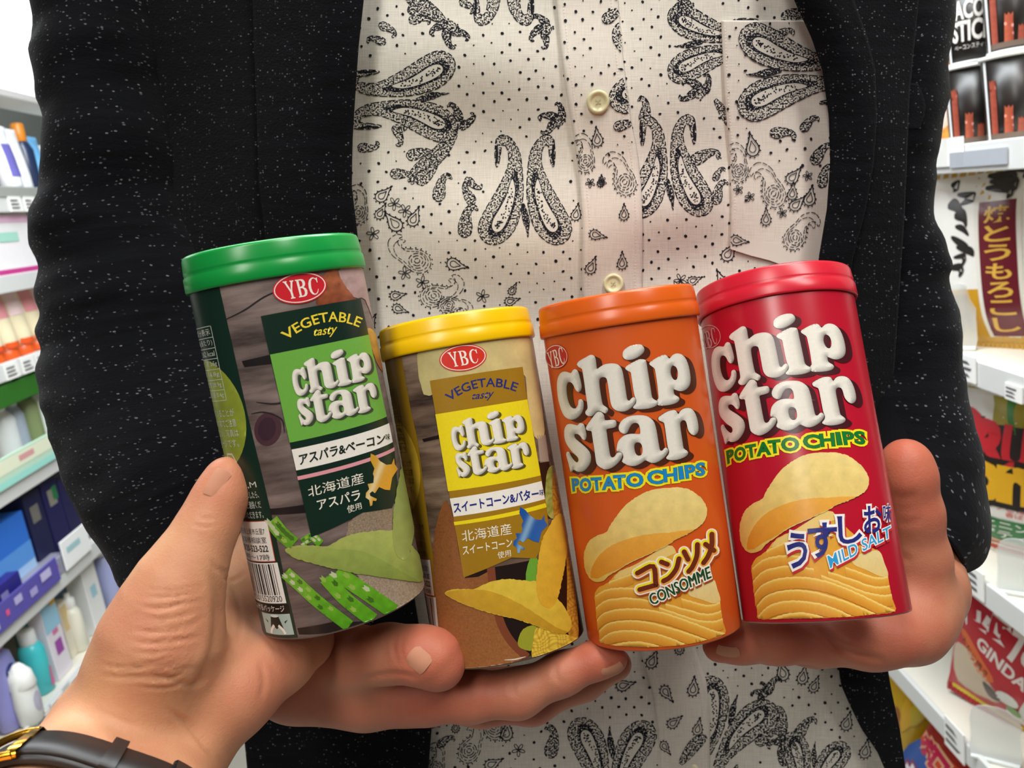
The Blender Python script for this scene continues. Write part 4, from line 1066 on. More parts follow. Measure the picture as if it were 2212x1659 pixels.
# ---- oval maker's badge: serif Y, B, C (unit box x 0..3, y 0..1 each letter)
def serif(k):
    if k == 'Y': return [[(0.0,0),(0.36,0),(0.36,.05),(0.28,.06),(0.50,.50),(0.68,.07),(0.60,.05),(0.60,0),(0.95,0),(0.95,.05),(0.84,.08),(0.60,.58),(0.60,.93),(0.72,.95),(0.72,1),(0.28,1),(0.28,.95),(0.40,.93),(0.40,.60),(0.10,.07),(0.0,.05)]]
    if k == 'B':
        o = [(0.02,0),(0.55,0),(0.74,.04),(0.84,.14),(0.86,.26),(0.80,.38),(0.66,.47),(0.84,.55),(0.92,.68),(0.90,.82),(0.80,.94),(0.60,1),(0.02,1),(0.02,.95),(0.13,.93),(0.13,.07),(0.02,.05)]
        return [o, [(0.33,.06),(0.52,.08),(0.61,.16),(0.62,.28),(0.55,.39),(0.33,.43)], [(0.33,.50),(0.54,.52),(0.66,.62),(0.67,.78),(0.58,.90),(0.33,.94)]]
    return [[(0.86,.02),(0.90,.02),(0.92,.32),(0.86,.32),(0.78,.14),(0.62,.06),(0.46,.08),(0.34,.20),(0.29,.40),(0.29,.60),(0.35,.80),(0.48,.92),(0.64,.94),(0.80,.85),(0.90,.68),(0.94,.70),(0.86,.88),(0.70,.98),(0.50,1.0),(0.28,.94),(0.12,.78),(0.05,.55),(0.08,.30),(0.20,.11),(0.38,.01),(0.56,-.01),(0.72,.05),(0.80,.07)]]

def badge(S, e, c, rx, ry, rot, red, box, ringc='#f3dfd4', letterc='#f1e6dc', edge=True):
    D = Decal(S, 0.002); T = S.uv
    if red:
        D.shape([disc(c, rx, ry, 48, rot)], None, 0.00026, T, step=rx / 5, fn=lambda p, l: np.tile(lin(red), (len(p), 1)))
    D.shape([disc(c, rx * .955, ry * .93, 48, rot), disc(c, rx * .915, ry * .87, 48, rot)], ringc, 0.00032, T)
    q = quad(box); x = 0
    for k in 'YBC':
        for lp in [serif(k)]:
            D.shape([q(np.asarray(l, float) * np.array([0.95, 1]) / np.array([3, 1]) + np.array([x / 3, 0])) for l in lp], letterc, 0.00034, T)
        x += 1
    D.build('maker_badge', M_GLOSS, e)

def zoomed(ox, oy, s): return lambda p: np.asarray(p, float) / s + np.array([ox, oy])

# ---- picture of stacked crisps, shared by the two plain tubes
ZC = zoomed(1240, 1040, 4.366)
def rough_edge(l, amp=4.0, n=3, seed=1):
    q = smooth_loop(l, n); out = []
    for a, b in zip(q, np.roll(q, -1, 0)):
        k = max(1, int(np.hypot(*(b - a)) / 13)); out += [a + (b - a) * i / k for i in range(k)]
    q = np.array(out); r = random.Random(seed); c = q.mean(0)
    return q + np.array([[r.uniform(-amp, amp), r.uniform(-amp, amp)] for _ in q])

def chipcol(c0, c1, ax=(0, 1), mott=0.10, sc=0.012):
    c0, c1 = lin(c0), lin(c1)
    def f(p, loops):
        t = p @ np.asarray(ax, float); t = (t - t.min()) / max(np.ptp(t), 1e-9)
        m = np.array([noise.noise((x * sc, y * sc, 3.1)) + 0.5 * noise.noise((x * sc * 4, y * sc * 4, 9.0)) for x, y in p])
        return (c0 + (c1 - c0) * t[:, None]) * (1 + mott * m)[:, None]
    return f

def chip_stack(S, e, T):
    D = Decal(S, 0.0025); Z = lambda p: T(ZC(p))
    body = [(330,945),(420,850),(560,790),(700,720),(880,600),(960,660),(1100,800),(1250,900),(1310,920),(1350,1020),(1375,1130),(1385,1230),(1405,1330),(1420,1440),(1200,1508),(1000,1545),(700,1562),(400,1548),(250,1518),(240,1440),(215,1300),(205,1180),(195,1080),(215,1020),(260,985)]
    D.shape([rough_edge(body, 3, 3, 2)], None, 0.00014, Z, step=42, fn=chipcol('#e0a83c', '#dc922a'))
    D.shape([smooth_loop([(430,850),(600,770),(880,602),(960,665),(900,700),(700,800),(500,880),(380,920)], 3)], '#e6c474', 0.00018, Z)
    D.shape([smooth_loop([(1080,1010),(1200,950),(1310,920),(1350,1020),(1378,1125),(1310,1150),(1190,1110),(1090,1075)], 3)], None, 0.00018, Z, step=40, fn=chipcol('#e4cf94', '#e2c27a'))
    arcs = [[(205,1075),(300,1020),(420,1000),(560,1005),(700,1030)], [(212,1185),(300,1120),(450,1095),(600,1102),(740,1125)],
            [(222,1300),(290,1235),(420,1200),(560,1195),(700,1203),(850,1235),(1000,1285),(1150,1340),(1300,1398),(1412,1425)],
            [(243,1405),(330,1335),(480,1306),(650,1315),(800,1345),(1000,1402),(1150,1455),(1250,1488)],
            [(252,1490),(350,1422),(500,1400),(650,1410),(800,1436),(930,1480),(1040,1525)],
            [(350,1542),(500,1510),(650,1510),(800,1545)],
            [(1010,1100),(1150,1140),(1250,1162),(1320,1155),(1380,1128)], [(860,1150),(1050,1200),(1200,1240),(1300,1242),(1388,1212)],
            [(800,1180),(1000,1250),(1150,1300),(1300,1315),(1398,1288)], [(330,945),(450,900),(560,860)]]
    bot = lambda x: np.interp(x, [195, 250, 400, 700, 1000, 1200, 1420], [1500, 1518, 1548, 1562, 1545, 1508, 1438])
    rgt = lambda y: np.interp(y, [920, 1020, 1130, 1230, 1330, 1440], [1308, 1348, 1373, 1384, 1403, 1420])
    st_ = [(0, '#f1d688'), (.10, '#eec866'), (.22, '#e2a842'), (.6, '#da9632'), (1, '#cf8626')]
    for k, a in enumerate(sorted(arcs, key=lambda q: np.mean([v[1] for v in q[:3]]))):
        l = smooth_line(np.asarray(a, float), 9); r_ = random.Random(k); n = len(l); U = []; C = []; tr = []
        l = l + np.array([[0, r_.uniform(-3, 3)] for _ in l])
        for t, c in st_:
            q = l + np.array([6, 105.0]) * t; q[:, 0] = np.minimum(np.maximum(q[:, 0], 200), rgt(q[:, 1])); q[:, 1] = np.minimum(q[:, 1], bot(q[:, 0]))
            U.append(q); C.append(np.tile(lin(c), (n, 1)))
        for i in range(len(st_) - 1):
            for m in range(n - 1): b = i * n + m; tr += [(b, b + 1, b + n + 1), (b, b + n + 1, b + n)]
        D.tris(Z(np.vstack(U)), tr, np.vstack(C), 0.00019 + 0.000016 * k)
    top = [(880,58),(980,55),(1080,75),(1160,125),(1220,190),(1247,270),(1240,340),(1200,400),(1130,455),(1060,500),(960,545),(880,600),(760,660),(640,715),(520,770),(420,835),(330,890),(290,935),(220,945),(160,915),(115,840),(100,740),(110,640),(150,560),(220,510),(310,475),(340,420),(400,330),(480,230),(580,150),(700,90),(800,65)]
    D.shape([rough_edge(top, 3, 3, 5)], None, 0.00038, Z, step=34, fn=chipcol('#ecd488', '#dcb456', mott=0.14))
    und = [(165,890),(180,800),(240,700),(330,620),(450,560),(600,515),(750,490),(900,480),(1000,465),(1125,456),(1050,498),(960,540),(880,592),(700,680),(520,758),(420,822),(300,872),(240,905),(190,908)]
    D.shape([rough_edge(und, 2.5, 3, 9)], None, 0.00042, Z, step=40, fn=chipcol('#e8a842', '#d88a26', mott=0.08))
    D.build('crisp_picture', M_GLOSS, e)

def strokes(D, T, Z, lines, w, col, off):
    for l in lines:
        l = smooth_line(l, 4)
        for c in l: D.shape([Z(disc(c, w / 2, n=14))], col, off, T)
        D.shape([Z(ribbon(l, w, smooth=False))], col, off, T)

def potato_words(S, e, T, inner, rim):
    """the two words under the logo, yellow rim round coloured capitals"""
    D = Decal(S, 0.002); Z = zoomed(1200, 870, 6.703)
    glyph = [('P', (245,1105),(340,1100),(345,1262),(262,1275)), ('O', (362,1098),(512,1098),(515,1272),(365,1275)), ('T', (520,1092),(658,1085),(668,1255),(545,1265)),
             ('A', (685,1078),(862,1068),(865,1245),(690,1252)), ('T', (845,1058),(1005,1048),(1010,1222),(860,1235)), ('O', (1035,1025),(1262,1025),(1262,1208),(1035,1208)),
             ('C', (1340,985),(1545,980),(1545,1168),(1340,1168)), ('H', (1562,970),(1745,945),(1755,1122),(1578,1142)), ('I', (1785,930),(1822,925),(1845,1095),(1803,1102)),
             ('P', (1870,912),(2005,900),(2015,1075),(1892,1090)), ('S', (2030,880),(2150,868),(2150,1048),(2035,1052))]
    for g, *q in glyph:
        f = quad(q); pl = lambda u: Z(f(u))
        D.text(g, pl, '#f2e422', 0.00016, T, bold=0.16)
        D.text(g, pl, rim, 0.00020, T, bold=0.045)
        D.text(g, pl, inner, 0.00024, T, bold=0.03)
    D.build('product_words', M_GLOSS, e)

# ------------------------------------------------------------------ orange tube
e_or, S_or = tube('snack_tube', 'orange', 'orange snack tube with blue words and a brown flavour name, beside the red tube', plain('card_orange', '#d2581c', 0.32, noise_amt=0.05, scale=25), '#dc5f14')
logo(S_or, e_or, lambda p: S_or.uv(A2px(p)), '#4e2413')
potato_words(S_or, e_or, S_or.uv, '#1e86c8', '#1d7f63')
chip_stack(S_or, e_or, S_or.uv)
badge(S_or, e_or, (1203, 770), 24.5, 26.5, -0.15, '#c32222', [(1183, 762), (1216, 748), (1224, 784), (1190, 796)])
D = Decal(S_or, 0.002); T = S_or.uv
ko = [[(600,860),(745,797),(772,972)], [(772,972),(622,1015)], [(822,755),(878,778)], [(985,725),(960,820),(900,900),(842,935)], [(1032,660),(1068,732)], [(1155,592),(1150,700),(1110,800),(1075,845)], [(1288,495),(1288,600),(1255,700),(1212,765)], [(1230,590),(1308,650)]]
strokes(D, T, lambda p: ZC(p + np.array([10, 14])), ko, 112, '#a8431c', 0.00050)
strokes(D, T, ZC, ko, 108, '#f4e9d8', 0.00052)
strokes(D, T, lambda p: ZC(p - np.array([2, 4])), ko, 76, '#f0dc20', 0.00054)
strokes(D, T, lambda p: ZC(p + np.array([5, 9])), ko, 62, '#e89a4a', 0.00056)
strokes(D, T, ZC, ko, 45, '#6e2a14', 0.00058)
f = quad([(700,1065),(1262,795),(1285,905),(738,1165)]); pl = lambda u: ZC(f(u)); pl2 = lambda u: ZC(f(u) + np.array([8, 14]))
D.text('CONSOMME', pl2, '#a8431c', 0.00050, T, bold=0.11)
D.text('CONSOMME', pl, '#f4e9d8', 0.00060, T, bold=0.10)
for _dx in (-3.5, 0, 3.5): D.text('CONSOMME', lambda u: ZC(f(u) + np.array([_dx, 0])), '#17492a', 0.00064, T)
D.build('flavour_name', M_GLOSS, e_or)

# ------------------------------------------------------------------ red tube: same layout, its own place on the card
e_rd, S_rd = tube('snack_tube', 'red', 'red snack tube with green words and a dark blue flavour name', plain('card_red', '#b8142c', 0.26, noise_amt=0.05, scale=25), '#d01f34')
_o = S_or.uv(np.array([(1368.3,760.6),(1235,1019),(1507.6,925),(1453,1052.6),(1565,1370),(1204,830),(1240,1055),(1525,1020),(1262,1230)]))
_q = S_rd.uv(np.array([(1698,695.8),(1568.8,963.8),(1852,868),(1789,978.5),(1932,1319.5),(1536,770),(1573,1003),(1868,945),(1602,1172)]))
_af = affine(_o, _q); T_rd = lambda p: _af(S_or.uv(p))
logo(S_rd, e_rd, lambda p: T_rd(A2px(p)), '#45121a')
potato_words(S_rd, e_rd, T_rd, '#14742c', '#0e5c24')
chip_stack(S_rd, e_rd, T_rd)
badge(S_rd, e_rd, (1534, 727), 25, 27, -0.15, None, [(1513, 724), (1545, 705), (1553, 741), (1522, 757)], '#d9a3a3', '#cf8f92')
D = Decal(S_rd, 0.002); T = S_rd.uv; ZR = zoomed(1520, 1060, 5.267)
us = [('う', (960,490),(1165,480),(1180,860),(965,880)), ('す', (1185,380),(1505,365),(1500,745),(1215,760)), ('し', (1520,300),(1780,290),(1785,590),(1545,600)),
      ('お', (1810,185),(2000,175),(2010,470),(1820,480)), ('味', (2020,165),(2110,150),(2115,345),(2035,365))]
for off, bold, col, sh in ((0.00050, 0.10, '#c42a34', (12, 22)), (0.00053, 0.09, '#f1ece6', (0, 0)), (0.00058, 0.022, '#262a78', (0, 0))):
    for g, *q in us:
        f = quad(q); b = bold * (0.6 if g == '味' else 1.0)
        D.text(g, lambda u: ZR(f(u) + np.array(sh)), col, off, T, bold=b)
    f = quad([(1405,745),(2105,400),(2115,525),(1440,880)])
    D.text('MILD SALT', lambda u: ZR(f(u) + np.array(sh)), '#2f9ad2' if off > .00057 else col, off + 0.00001, T, bold=bold * (0.85 if off < .00057 else 0.35))
D.build('flavour_name', M_GLOSS, e_rd)

# ------------------------------------------------------------------ green tube
HOK = np.array([(895,805),(945,830),(985,880),(1045,915),(1095,910),(1118,850),(1125,910),(1155,955),(1125,1000),(1100,1040),(1080,1160),(1030,1155),(975,1130),(935,1190),(910,1170),(885,1190),(890,1215),(955,1245),(945,1265),(915,1260),(910,1305),(890,1315),(880,1255),(845,1230),(850,1185),(880,1150),(865,1100),(920,1090),(925,1030),(915,1000),(930,950),(890,870)], float)
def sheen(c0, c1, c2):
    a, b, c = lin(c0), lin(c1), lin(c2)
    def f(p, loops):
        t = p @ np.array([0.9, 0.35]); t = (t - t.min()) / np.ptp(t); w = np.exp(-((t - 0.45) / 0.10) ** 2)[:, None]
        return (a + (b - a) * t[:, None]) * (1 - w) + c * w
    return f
def cob(c0, c1, cell):
    a, b = lin(c0), lin(c1)
    def f(p, loops):
        w = np.array([(noise.noise((x * .03, y * .03, 1.0)), noise.noise((x * .03, y * .03, 7.0))) for x, y in p]) * cell * 2.2; q = p + w; q = np.stack([q[:, 0] * .97 - q[:, 1] * .25, q[:, 0] * .25 + q[:, 1] * .97], 1)
        g = np.abs(np.sin(q[:, 0] / cell * math.pi)) * np.abs(np.sin(q[:, 1] / cell * math.pi)); t = g ** 0.5
        return a + (b - a) * t[:, None]
    return f

def side_band(S, e, edge, band, chip, ink, z1, T):
    """nutrition panel on the side of the tube; edge = its border with the picture in pixels"""
    ed = S.uv(np.asarray(edge, float)); D = Decal(S, 0.002)
    # runs round the side from the picture's border
    top = CH; w = 0.040
    us = ed[:, 0]; vs = ed[:, 1]; u_at = lambda v: np.interp(v, vs[::-1], us[::-1])
    L = [(u_at(v), v) for v in np.linspace(top, 0.0008, 12)]; R = [(u - w, v) for u, v in L]
    D.tris(*(lambda pt: (pt[0], pt[1]))(fill([np.array(L + R[::-1])])), lin(band), 0.00010)
    u0 = lambda v: u_at(v)
    box = lambda a, b, c, d: np.array([(u0(d) - a, d), (u0(d) - b, d), (u0(c) - b, c), (u0(c) - a, c)])
    c = np.array([u0(0.094) - 0.0195, 0.094])
    D.shape([disc(c, 0.0185, 0.0225, 40)], None, 0.00014, step=0.002, fn=chipcol(chip, chip, mott=0.2, sc=160))
    def tx(s, a, b, v0, v1, col=ink, off=0.00022, bold=0.0):
        D.text(s, quad([(u0(v0) - b, v0), (u0(v0) - a, v0), (u0(v1) - a, v1), (u0(v1) - b, v1)]), col, off, bold=bold)
    line = lambda a, b, v: D.shape([np.array([(u0(v) - a, v + .00012), (u0(v) - b, v + .00012), (u0(v) - b, v - .00012), (u0(v) - a, v - .00012)])], ink, 0.00020)
    rows = ['栄養成分表示', '1個(50g当たり)', '熱量 262 kcal', 'たんぱく質 3.5g', '脂質 14.8g', '炭水化物 28.9g', '食塩相当量 0.4g']
    v = 0.127
    line(0.0085, 0.031, v + 0.0022)
    for s in rows:
        tx(s, 0.0095, 0.029, v + 0.0014, v - 0.0013); v -= 0.0042; line(0.0085, 0.031, v + 0.0020)
    D.shape([np.array([(u0(.112) - .0086, .1292), (u0(.112) - .0083, .1292), (u0(.112) - .0083, .0998), (u0(.112) - .0086, .0998)])], ink, 0.0002)
    for k, s in enumerate(('割れていることが', 'ありますのでご注意', 'ください。写真は', 'イメージです。')): tx(s, 0.0060 + 0.0012 * (k == 3), 0.0260, 0.0960 - 0.0041 * k, 0.0929 - 0.0041 * k)
    c = np.array([u0(.075) - 0.0150, 0.0745])
    D.shape([disc(c, 0.0042, 0.0042, 6), disc(c, 0.0034, 0.0034, 6)], ink, 0.0002); tx('プラ', 0.0128, 0.0172, .0758, .0732)
    for k, s in enumerate(('フタ PE,M', 'お気づきの点がございましたら、', 'お客様相談室までご連絡くだ', 'さい。お答えいただきます。')): tx(s, 0.0035, 0.0240, 0.0665 - 0.0041 * k, 0.0634 - 0.0041 * k)
    D.shape([box(0.0022, 0.026, 0.0500, 0.0330)], '#c8463c', 0.00016); D.shape([box(0.0025, 0.0255, 0.0497, 0.0333)], '#e8e4dc', 0.00018)
    for k, (s, b) in enumerate((('埼玉県上尾市丘里7', 0), ('お客様相談室', 0), ('0120-523-522', .02), ('9時～17時', 0))): tx(s, 0.0045, 0.0215, 0.0470 - 0.0036 * k, 0.0444 - 0.0036 * k, '#222222', 0.00024, b)
    D.shape([box(0.0015, 0.026, 0.0325, 0.0155)], '#e8e6e0', 0.00018)
    r = random.Random(3); x = 0.0035
    while x < 0.0235:
        wv = r.choice((0.0003, 0.0003, 0.0006, 0.0009)); D.shape([box(x, x + wv, 0.0320, 0.0190)], '#1a1a1a', 0.00022); x += wv + r.choice((0.0003, 0.0005, 0.0008))
    tx('4903015520920', 0.0030, 0.0240, 0.0187, 0.0162, '#222222', 0.00022)
    D.shape([box(0.0010, 0.026, 0.0150, 0.0115)], '#0c0f0e', 0.00018); tx('つぶせるパッケージ', 0.0030, 0.0240, 0.0146, 0.0119, '#e8e6e0', 0.00022)
    D.shape([box(0.0012, 0.0175, 0.0110, 0.0022)], '#a9bfb8', 0.00018)
    c = u0(.007) - 0.0090
    D.shape([np.array([(c - .0022, .0100), (c + .0022, .0100), (c + .0036, .0048), (c + .0018, .0060), (c, .0045), (c - .0018, .0060), (c - .0036, .0048)])], '#10201a', 0.00020)
    D.shape([disc((c, .0102), .0022, .0006, 16)], '#d8dedb', 0.00022)
    for sgn in (-1, 1):
        D.shape([ribbon([(c + sgn * .0040, .0026), (c + sgn * .0030, .0045), (c + sgn * .0012, .0062)], .0012, 4)], '#efeae2', 0.00023)
        D.shape([np.array([(c + sgn * .0046, .0078), (c + sgn * .0064, .0086), (c + sgn * .0048, .0070)])], '#10201a', 0.00022)
    D.build('side_panel_print', M_GLOSS, e)

def banner(S, e, T, Z, shp, dark, lightp, lightc, white, stripe, stripec, kata, katac, katat, words, hok_map, hok_fn, veg, vegc, tasty, tastyc):
    D = Decal(S, 0.002)
    D.shape([np.asarray(shp, float)], dark, 0.00022, T); D.shape([np.asarray(lightp, float)], lightc, 0.00024, T)
    D.shape([np.asarray(white, float)], '#ece8df', 0.00024, T); D.shape([np.asarray(stripe, float)], stripec, 0.00024, T)
    D.text(katat, quad(kata[0]), katac, 0.00028, T, bold=0.030); D.text('味', quad(kata[1]), katac, 0.00028, T, bold=0.01)
    for s, q, b in words: D.text(s, quad(q), '#ece6d6', 0.00028, T, bold=b)
    D.text('VEGETABLE', arch(*veg), vegc, 0.00028, T, bold=0.012); D.text('tasty', quad(tasty), tastyc, 0.00028, T, bold=0.008, shear=0.35)
    D.shape([hok_map(HOK)], None, 0.00030, T, step=4.0, fn=hok_fn)
    D.build('flavour_banner', M_GLOSS, e)

W_GREEN = wood_mat('printed_boards_grey', '#3a302e', '#6b5c58', '#8f7f78')
e_gr, S_gr = tube('snack_tube', 'green', 'dark green vegetable snack tube with asparagus picture, gripped beside a thumb', W_GREEN, '#0d8f3c')
T = S_gr.uv; z1, z2, z2a = zoomed(340, 460, 2.765), zoomed(400, 900, 2.765), zoomed(600, 800, 4.482); z1a = zoomed(560, 570, 5.53)
D = Decal(S_gr, 0.002)
for q in ([(505,885),(680,845),(680,900),(520,920)], [(900,1480),(1100,1440),(1110,1490),(910,1530)]): D.shape([z1(q)], '#1c1718', 0.00012, T)
D.shape([z2([(505,550),(745,520),(750,570),(515,585)])], '#1c1718', 0.00012, T)
D.shape([z2([(670,1262),(880,1225),(1150,1215),(1000,1270),(680,1300)])], '#241a18', 0.00012, T)
for l in ([(400,640),(520,580),(640,500),(780,440)], [(560,1200),(640,1190),(740,1230),(760,1310)], [(590,1130),(700,1140),(780,1120)]): D.shape([z1(ribbon(l, 9, taper=True))], '#2a2224', 0.00013, T)
D.shape([z1(disc((660,1290), 80, 100, 30, 0.2))], '#4a3038', 0.00012, T); D.shape([z1(disc((655,1290), 52, 70, 30, 0.2))], '#3a2630', 0.00014, T)
D.shape([z1(rough_edge([(1000,360),(1080,345),(1160,480),(1190,560),(960,560),(970,450)], 2))], None, 0.00013, T, step=5, fn=chipcol('#a8623e', '#7c3c26', mott=.5, sc=.08))
D.shape([z1(rough_edge([(1080,345),(1220,330),(1290,600),(1310,720),(1240,520),(1170,500)], 2))], None, 0.00014, T, step=5, fn=chipcol('#b99a98', '#8a6a66', mott=.3, sc=.06))
D.shape([z1(rough_edge([(1250,690),(1300,720),(1340,860),(1350,950),(1310,900),(1270,780)], 2))], None, 0.00015, T, step=5, fn=chipcol('#c09048', '#8a4a2a', mott=.3, sc=.06))
# sacking
D.shape([z2(rough_edge([(965,700),(1010,600),(1100,560),(1240,520),(1320,700),(1430,990),(1440,1025),(1250,1165),(1150,1080),(1030,960)], 6))], None, 0.00014, T, step=2.6, fn=chipcol('#8a7864', '#a2907c', mott=.55, sc=.35))
D.build('board_picture', M_GLOSS, e_gr)
D = Decal(S_gr, 0.002); gfn = chipcol('#6fae28', '#4f9418', mott=.25, sc=.07)
def spear(pts, w, seed, head=True):
    D.shape([z2(ribbon(pts, w, 8))], None, 0.00016 + seed * 1e-6, T, step=5, fn=gfn)
    l = smooth_line(pts, 8); r = random.Random(seed); n = 10 if head else 5
    for k in range(n):
        i = int(len(l) * (0.05 + 0.8 * k / n)); c = l[i]; d = l[min(i + 1, len(l) - 1)] - c; a = math.atan2(d[1], d[0])
        s = (-1) ** k * w * 0.22; c = c + np.array([-math.sin(a), math.cos(a)]) * s
        D.shape([z2(xf(c, a, w / 80, 1)([(-26, -9), (6, -13), (20, 0), (6, 13), (-26, 9), (-16, 0)]))], r.choice(('#b9c49a', '#3f6a1c', '#8fb04a')), 0.00018 + 1e-6 * k, T)
spear([(515,620),(580,700),(650,760)], 86, 1); spear([(700,750),(760,720),(810,760)], 50, 4)
spear([(600,930),(690,1010),(800,1110),(980,1250)], 74, 2); spear([(840,960),(960,1090),(1120,1215)], 86, 5, False); spear([(900,930),(1050,1030),(1245,1165)], 92, 3, False)
D.build('asparagus_picture', M_GLOSS, e_gr)
D = Decal(S_gr, 0.002); lf = chipcol('#a9b25e', '#8b9a4a', mott=.16, sc=.06)
D.shape([z2(rough_edge([(600,790),(700,765),(850,770),(960,710),(1100,685),(1230,680),(1300,720),(1400,840),(1415,960),(1390,988),(1250,970),(1050,940),(900,910),(750,870),(650,840)], 3, 3, 3))], None, 0.00034, T, step=5, fn=lf)
D.shape([z2(rough_edge([(610,792),(760,775),(900,790),(1040,800),(1160,850),(1280,920),(1390,985),(1250,970),(1050,938),(900,905),(750,866),(650,836)], 2, 3, 3))], None, 0.00036, T, step=5, fn=chipcol('#96a552', '#7f8f40', mott=.14, sc=.06))
D.shape([z2(rough_edge([(1302,240),(1345,330),(1365,500),(1360,700),(1330,830),(1300,855),(1260,830),(1235,720),(1240,560),(1270,380)], 3, 3, 6))], None, 0.00038, T, step=5, fn=chipcol('#8f9b50', '#9aa658', mott=.14, sc=.06))
D.build('crisp_picture', M_GLOSS, e_gr)
gp = lambda *q: [tuple(z2a([p])[0]) for p in q]
banner(S_gr, e_gr, T, z2a, [(563.6,683),(778,645),(795,723),(834,900),(851,973),(858,1060),(846,1097),(783,1107),(672.5,1160)], '#10291f', [(583.5,766),(795,723),(834,900),(626,956)], '#6cab44',
       [(630,971),(839,914),(847,955),(640,1016)], [(642,1029),(850,966),(851,973.5),(644,1037)], '#dc97a0',
       [gp((205,815),(1028,610),(1035,700),(215,915)), gp((1035,618),(1078,610),(1080,672),(1040,680))], '#152419', 'アスパラ&ベーコン',
       [('北海道産', gp((285,1125),(818,985),(835,1090),(300,1230)), 0), ('アスパラ', gp((375,1255),(785,1150),(800,1250),(395,1350)), .012), ('使用', gp((662,1312),(800,1275),(812,1338),(675,1385)), 0)],
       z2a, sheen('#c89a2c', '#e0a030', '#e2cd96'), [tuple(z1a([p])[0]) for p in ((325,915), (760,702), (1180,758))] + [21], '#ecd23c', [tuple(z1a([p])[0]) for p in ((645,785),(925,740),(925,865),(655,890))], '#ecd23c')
logo(S_gr, e_gr, lambda p: S_gr.uv(affine([(1195,205),(95,680),(302,1938),(2129,1308),(1860,230),(1979,1658)], [(735.4,763.5),(625.5,816),(653.5,918),(808,851),(781.5,761.7),(801,882.6)])(p)), '#3c4a34', 0.8, 0.00016)
badge(S_gr, e_gr, (647, 622), 58.5, 34, -0.16, '#cc2430', [tuple(z1a([p])[0]) for p in ((275,215),(700,155),(725,360),(345,425))])
side_band(S_gr, e_gr, [(475.6,628),(510,780),(541,922),(565,1020),(588,1117),(610,1229),(642,1369)], '#0e2b20', '#8c9c34', '#c9cfc4', z1, T)

# ------------------------------------------------------------------ yellow tube
W_YEL = wood_mat('printed_boards_brown', '#2c1e18', '#6a5546', '#93806c')
e_ye, S_ye = tube('snack_tube', 'yellow', 'yellow-lidded sweetcorn snack tube standing between the green and orange tubes', W_YEL, '#f2c200')
T = S_ye.uv; z3, z4, z3a = zoomed(780, 620, 3.318), zoomed(820, 1000, 3.456), zoomed(920, 730, 5.027); z6 = zoomed(1180, 960, 3.318)
D = Decal(S_ye, 0.002)
D.shape([z3(smooth_loop([(420,440),(600,380),(1000,340),(1230,350),(1250,500),(1300,900),(1310,1060),(1240,1070),(1190,800),(1140,600),(800,640),(490,780),(430,700),(410,600)], 3))], None, 0.00012, T, step=6, fn=chipcol('#b7ac74', '#d6bd82', (1, .2), mott=.15, sc=.03))
D.shape([z3([(1260,1060),(1320,1060),(1345,1250),(1280,1260)])], '#a89484', 0.00012, T); D.shape([z3([(1270,1250),(1345,1250),(1400,1659),(1330,1659)])], '#2a1a12', 0.00012, T)
D.shape([z3([(440,1090),(560,1060),(560,1085),(450,1110)])], '#171010', 0.00013, T)
D.shape([z4([(600,850),(830,780),(1500,600),(1560,1300),(1100,1440),(950,1490),(780,1100)])], '#20130f', 0.00013, T)
D.shape([z4(smooth_loop([(400,640),(440,400),(500,275),(560,450),(640,860),(830,800),(860,900),(900,1180),(1000,1350),(1105,1440),(950,1500),(780,1535),(590,1535),(480,1400),(420,1000)], 2))], None, 0.00015, T, step=3, fn=chipcol('#7c4826', '#9a6236', mott=.30, sc=.5))
D.shape([z4(ribbon([(830,780),(850,950),(900,1180),(980,1330),(1100,1450)], 60, 8))], '#7a4028', 0.00017, T)
D.shape([z4(ribbon([(930,1470),(1010,1465),(1090,1445)], 10, 6, True))], '#d8cdbc', 0.00019, T)
D.build('board_picture', M_GLOSS, e_ye)
D = Decal(S_ye, 0.002)
D.shape([z4(smooth_loop([(1250,60),(1300,20),(1345,150),(1375,350),(1300,420),(1240,360),(1235,200)], 3))], None, 0.00016, T, step=4, fn=cob('#7c8a2c', '#b4b060', 30))
D.shape([z4(smooth_loop([(1290,80),(1330,120),(1400,480),(1440,800),(1480,1180),(1470,1330),(1400,1250),(1390,700),(1300,420)], 3))], None, 0.00018, T, step=2.5, fn=cob('#8a5a18', '#d89a34', 9))
D.shape([z4(smooth_loop([(1120,715),(1180,720),(1180,880),(1090,875)], 3))], '#6aa032', 0.00020, T)
D.shape([z4(smooth_loop([(1030,1340),(1070,1240),(1170,1220),(1150,1390),(1060,1385)], 3))], '#98982c', 0.00020, T)
D.shape([z4(smooth_loop([(1140,1455),(1145,1330),(1175,1225),(1300,1250),(1420,1290),(1480,1325),(1380,1400),(1260,1430)], 3))], None, 0.00022, T, step=2.5, fn=cob('#a8741c', '#e8c646', 9))
D.build('sweetcorn_picture', M_GLOSS, e_ye)
D = Decal(S_ye, 0.002)
D.shape([z4(rough_edge([(490,970),(560,940),(690,940),(760,915),(860,875),(970,865),(1100,880),(1170,885),(1250,950),(1340,1030),(1400,1120),(1430,1200),(1400,1265),(1330,1275),(1200,1230),(1050,1175),(850,1125),(700,1080),(560,1020)], 3, 3, 3))], None, 0.00034, T, step=5, fn=chipcol('#d8ba40', '#d2a834', mott=.14, sc=.06))
D.shape([z4(rough_edge([(500,968),(620,945),(760,945),(900,980),(1060,1060),(1200,1150),(1320,1230),(1400,1262),(1330,1272),(1200,1226),(1050,1172),(850,1120),(700,1075),(560,1015)], 2, 3, 3))], None, 0.00036, T, step=5, fn=chipcol('#c89c2c', '#b88a22', mott=.12, sc=.06))
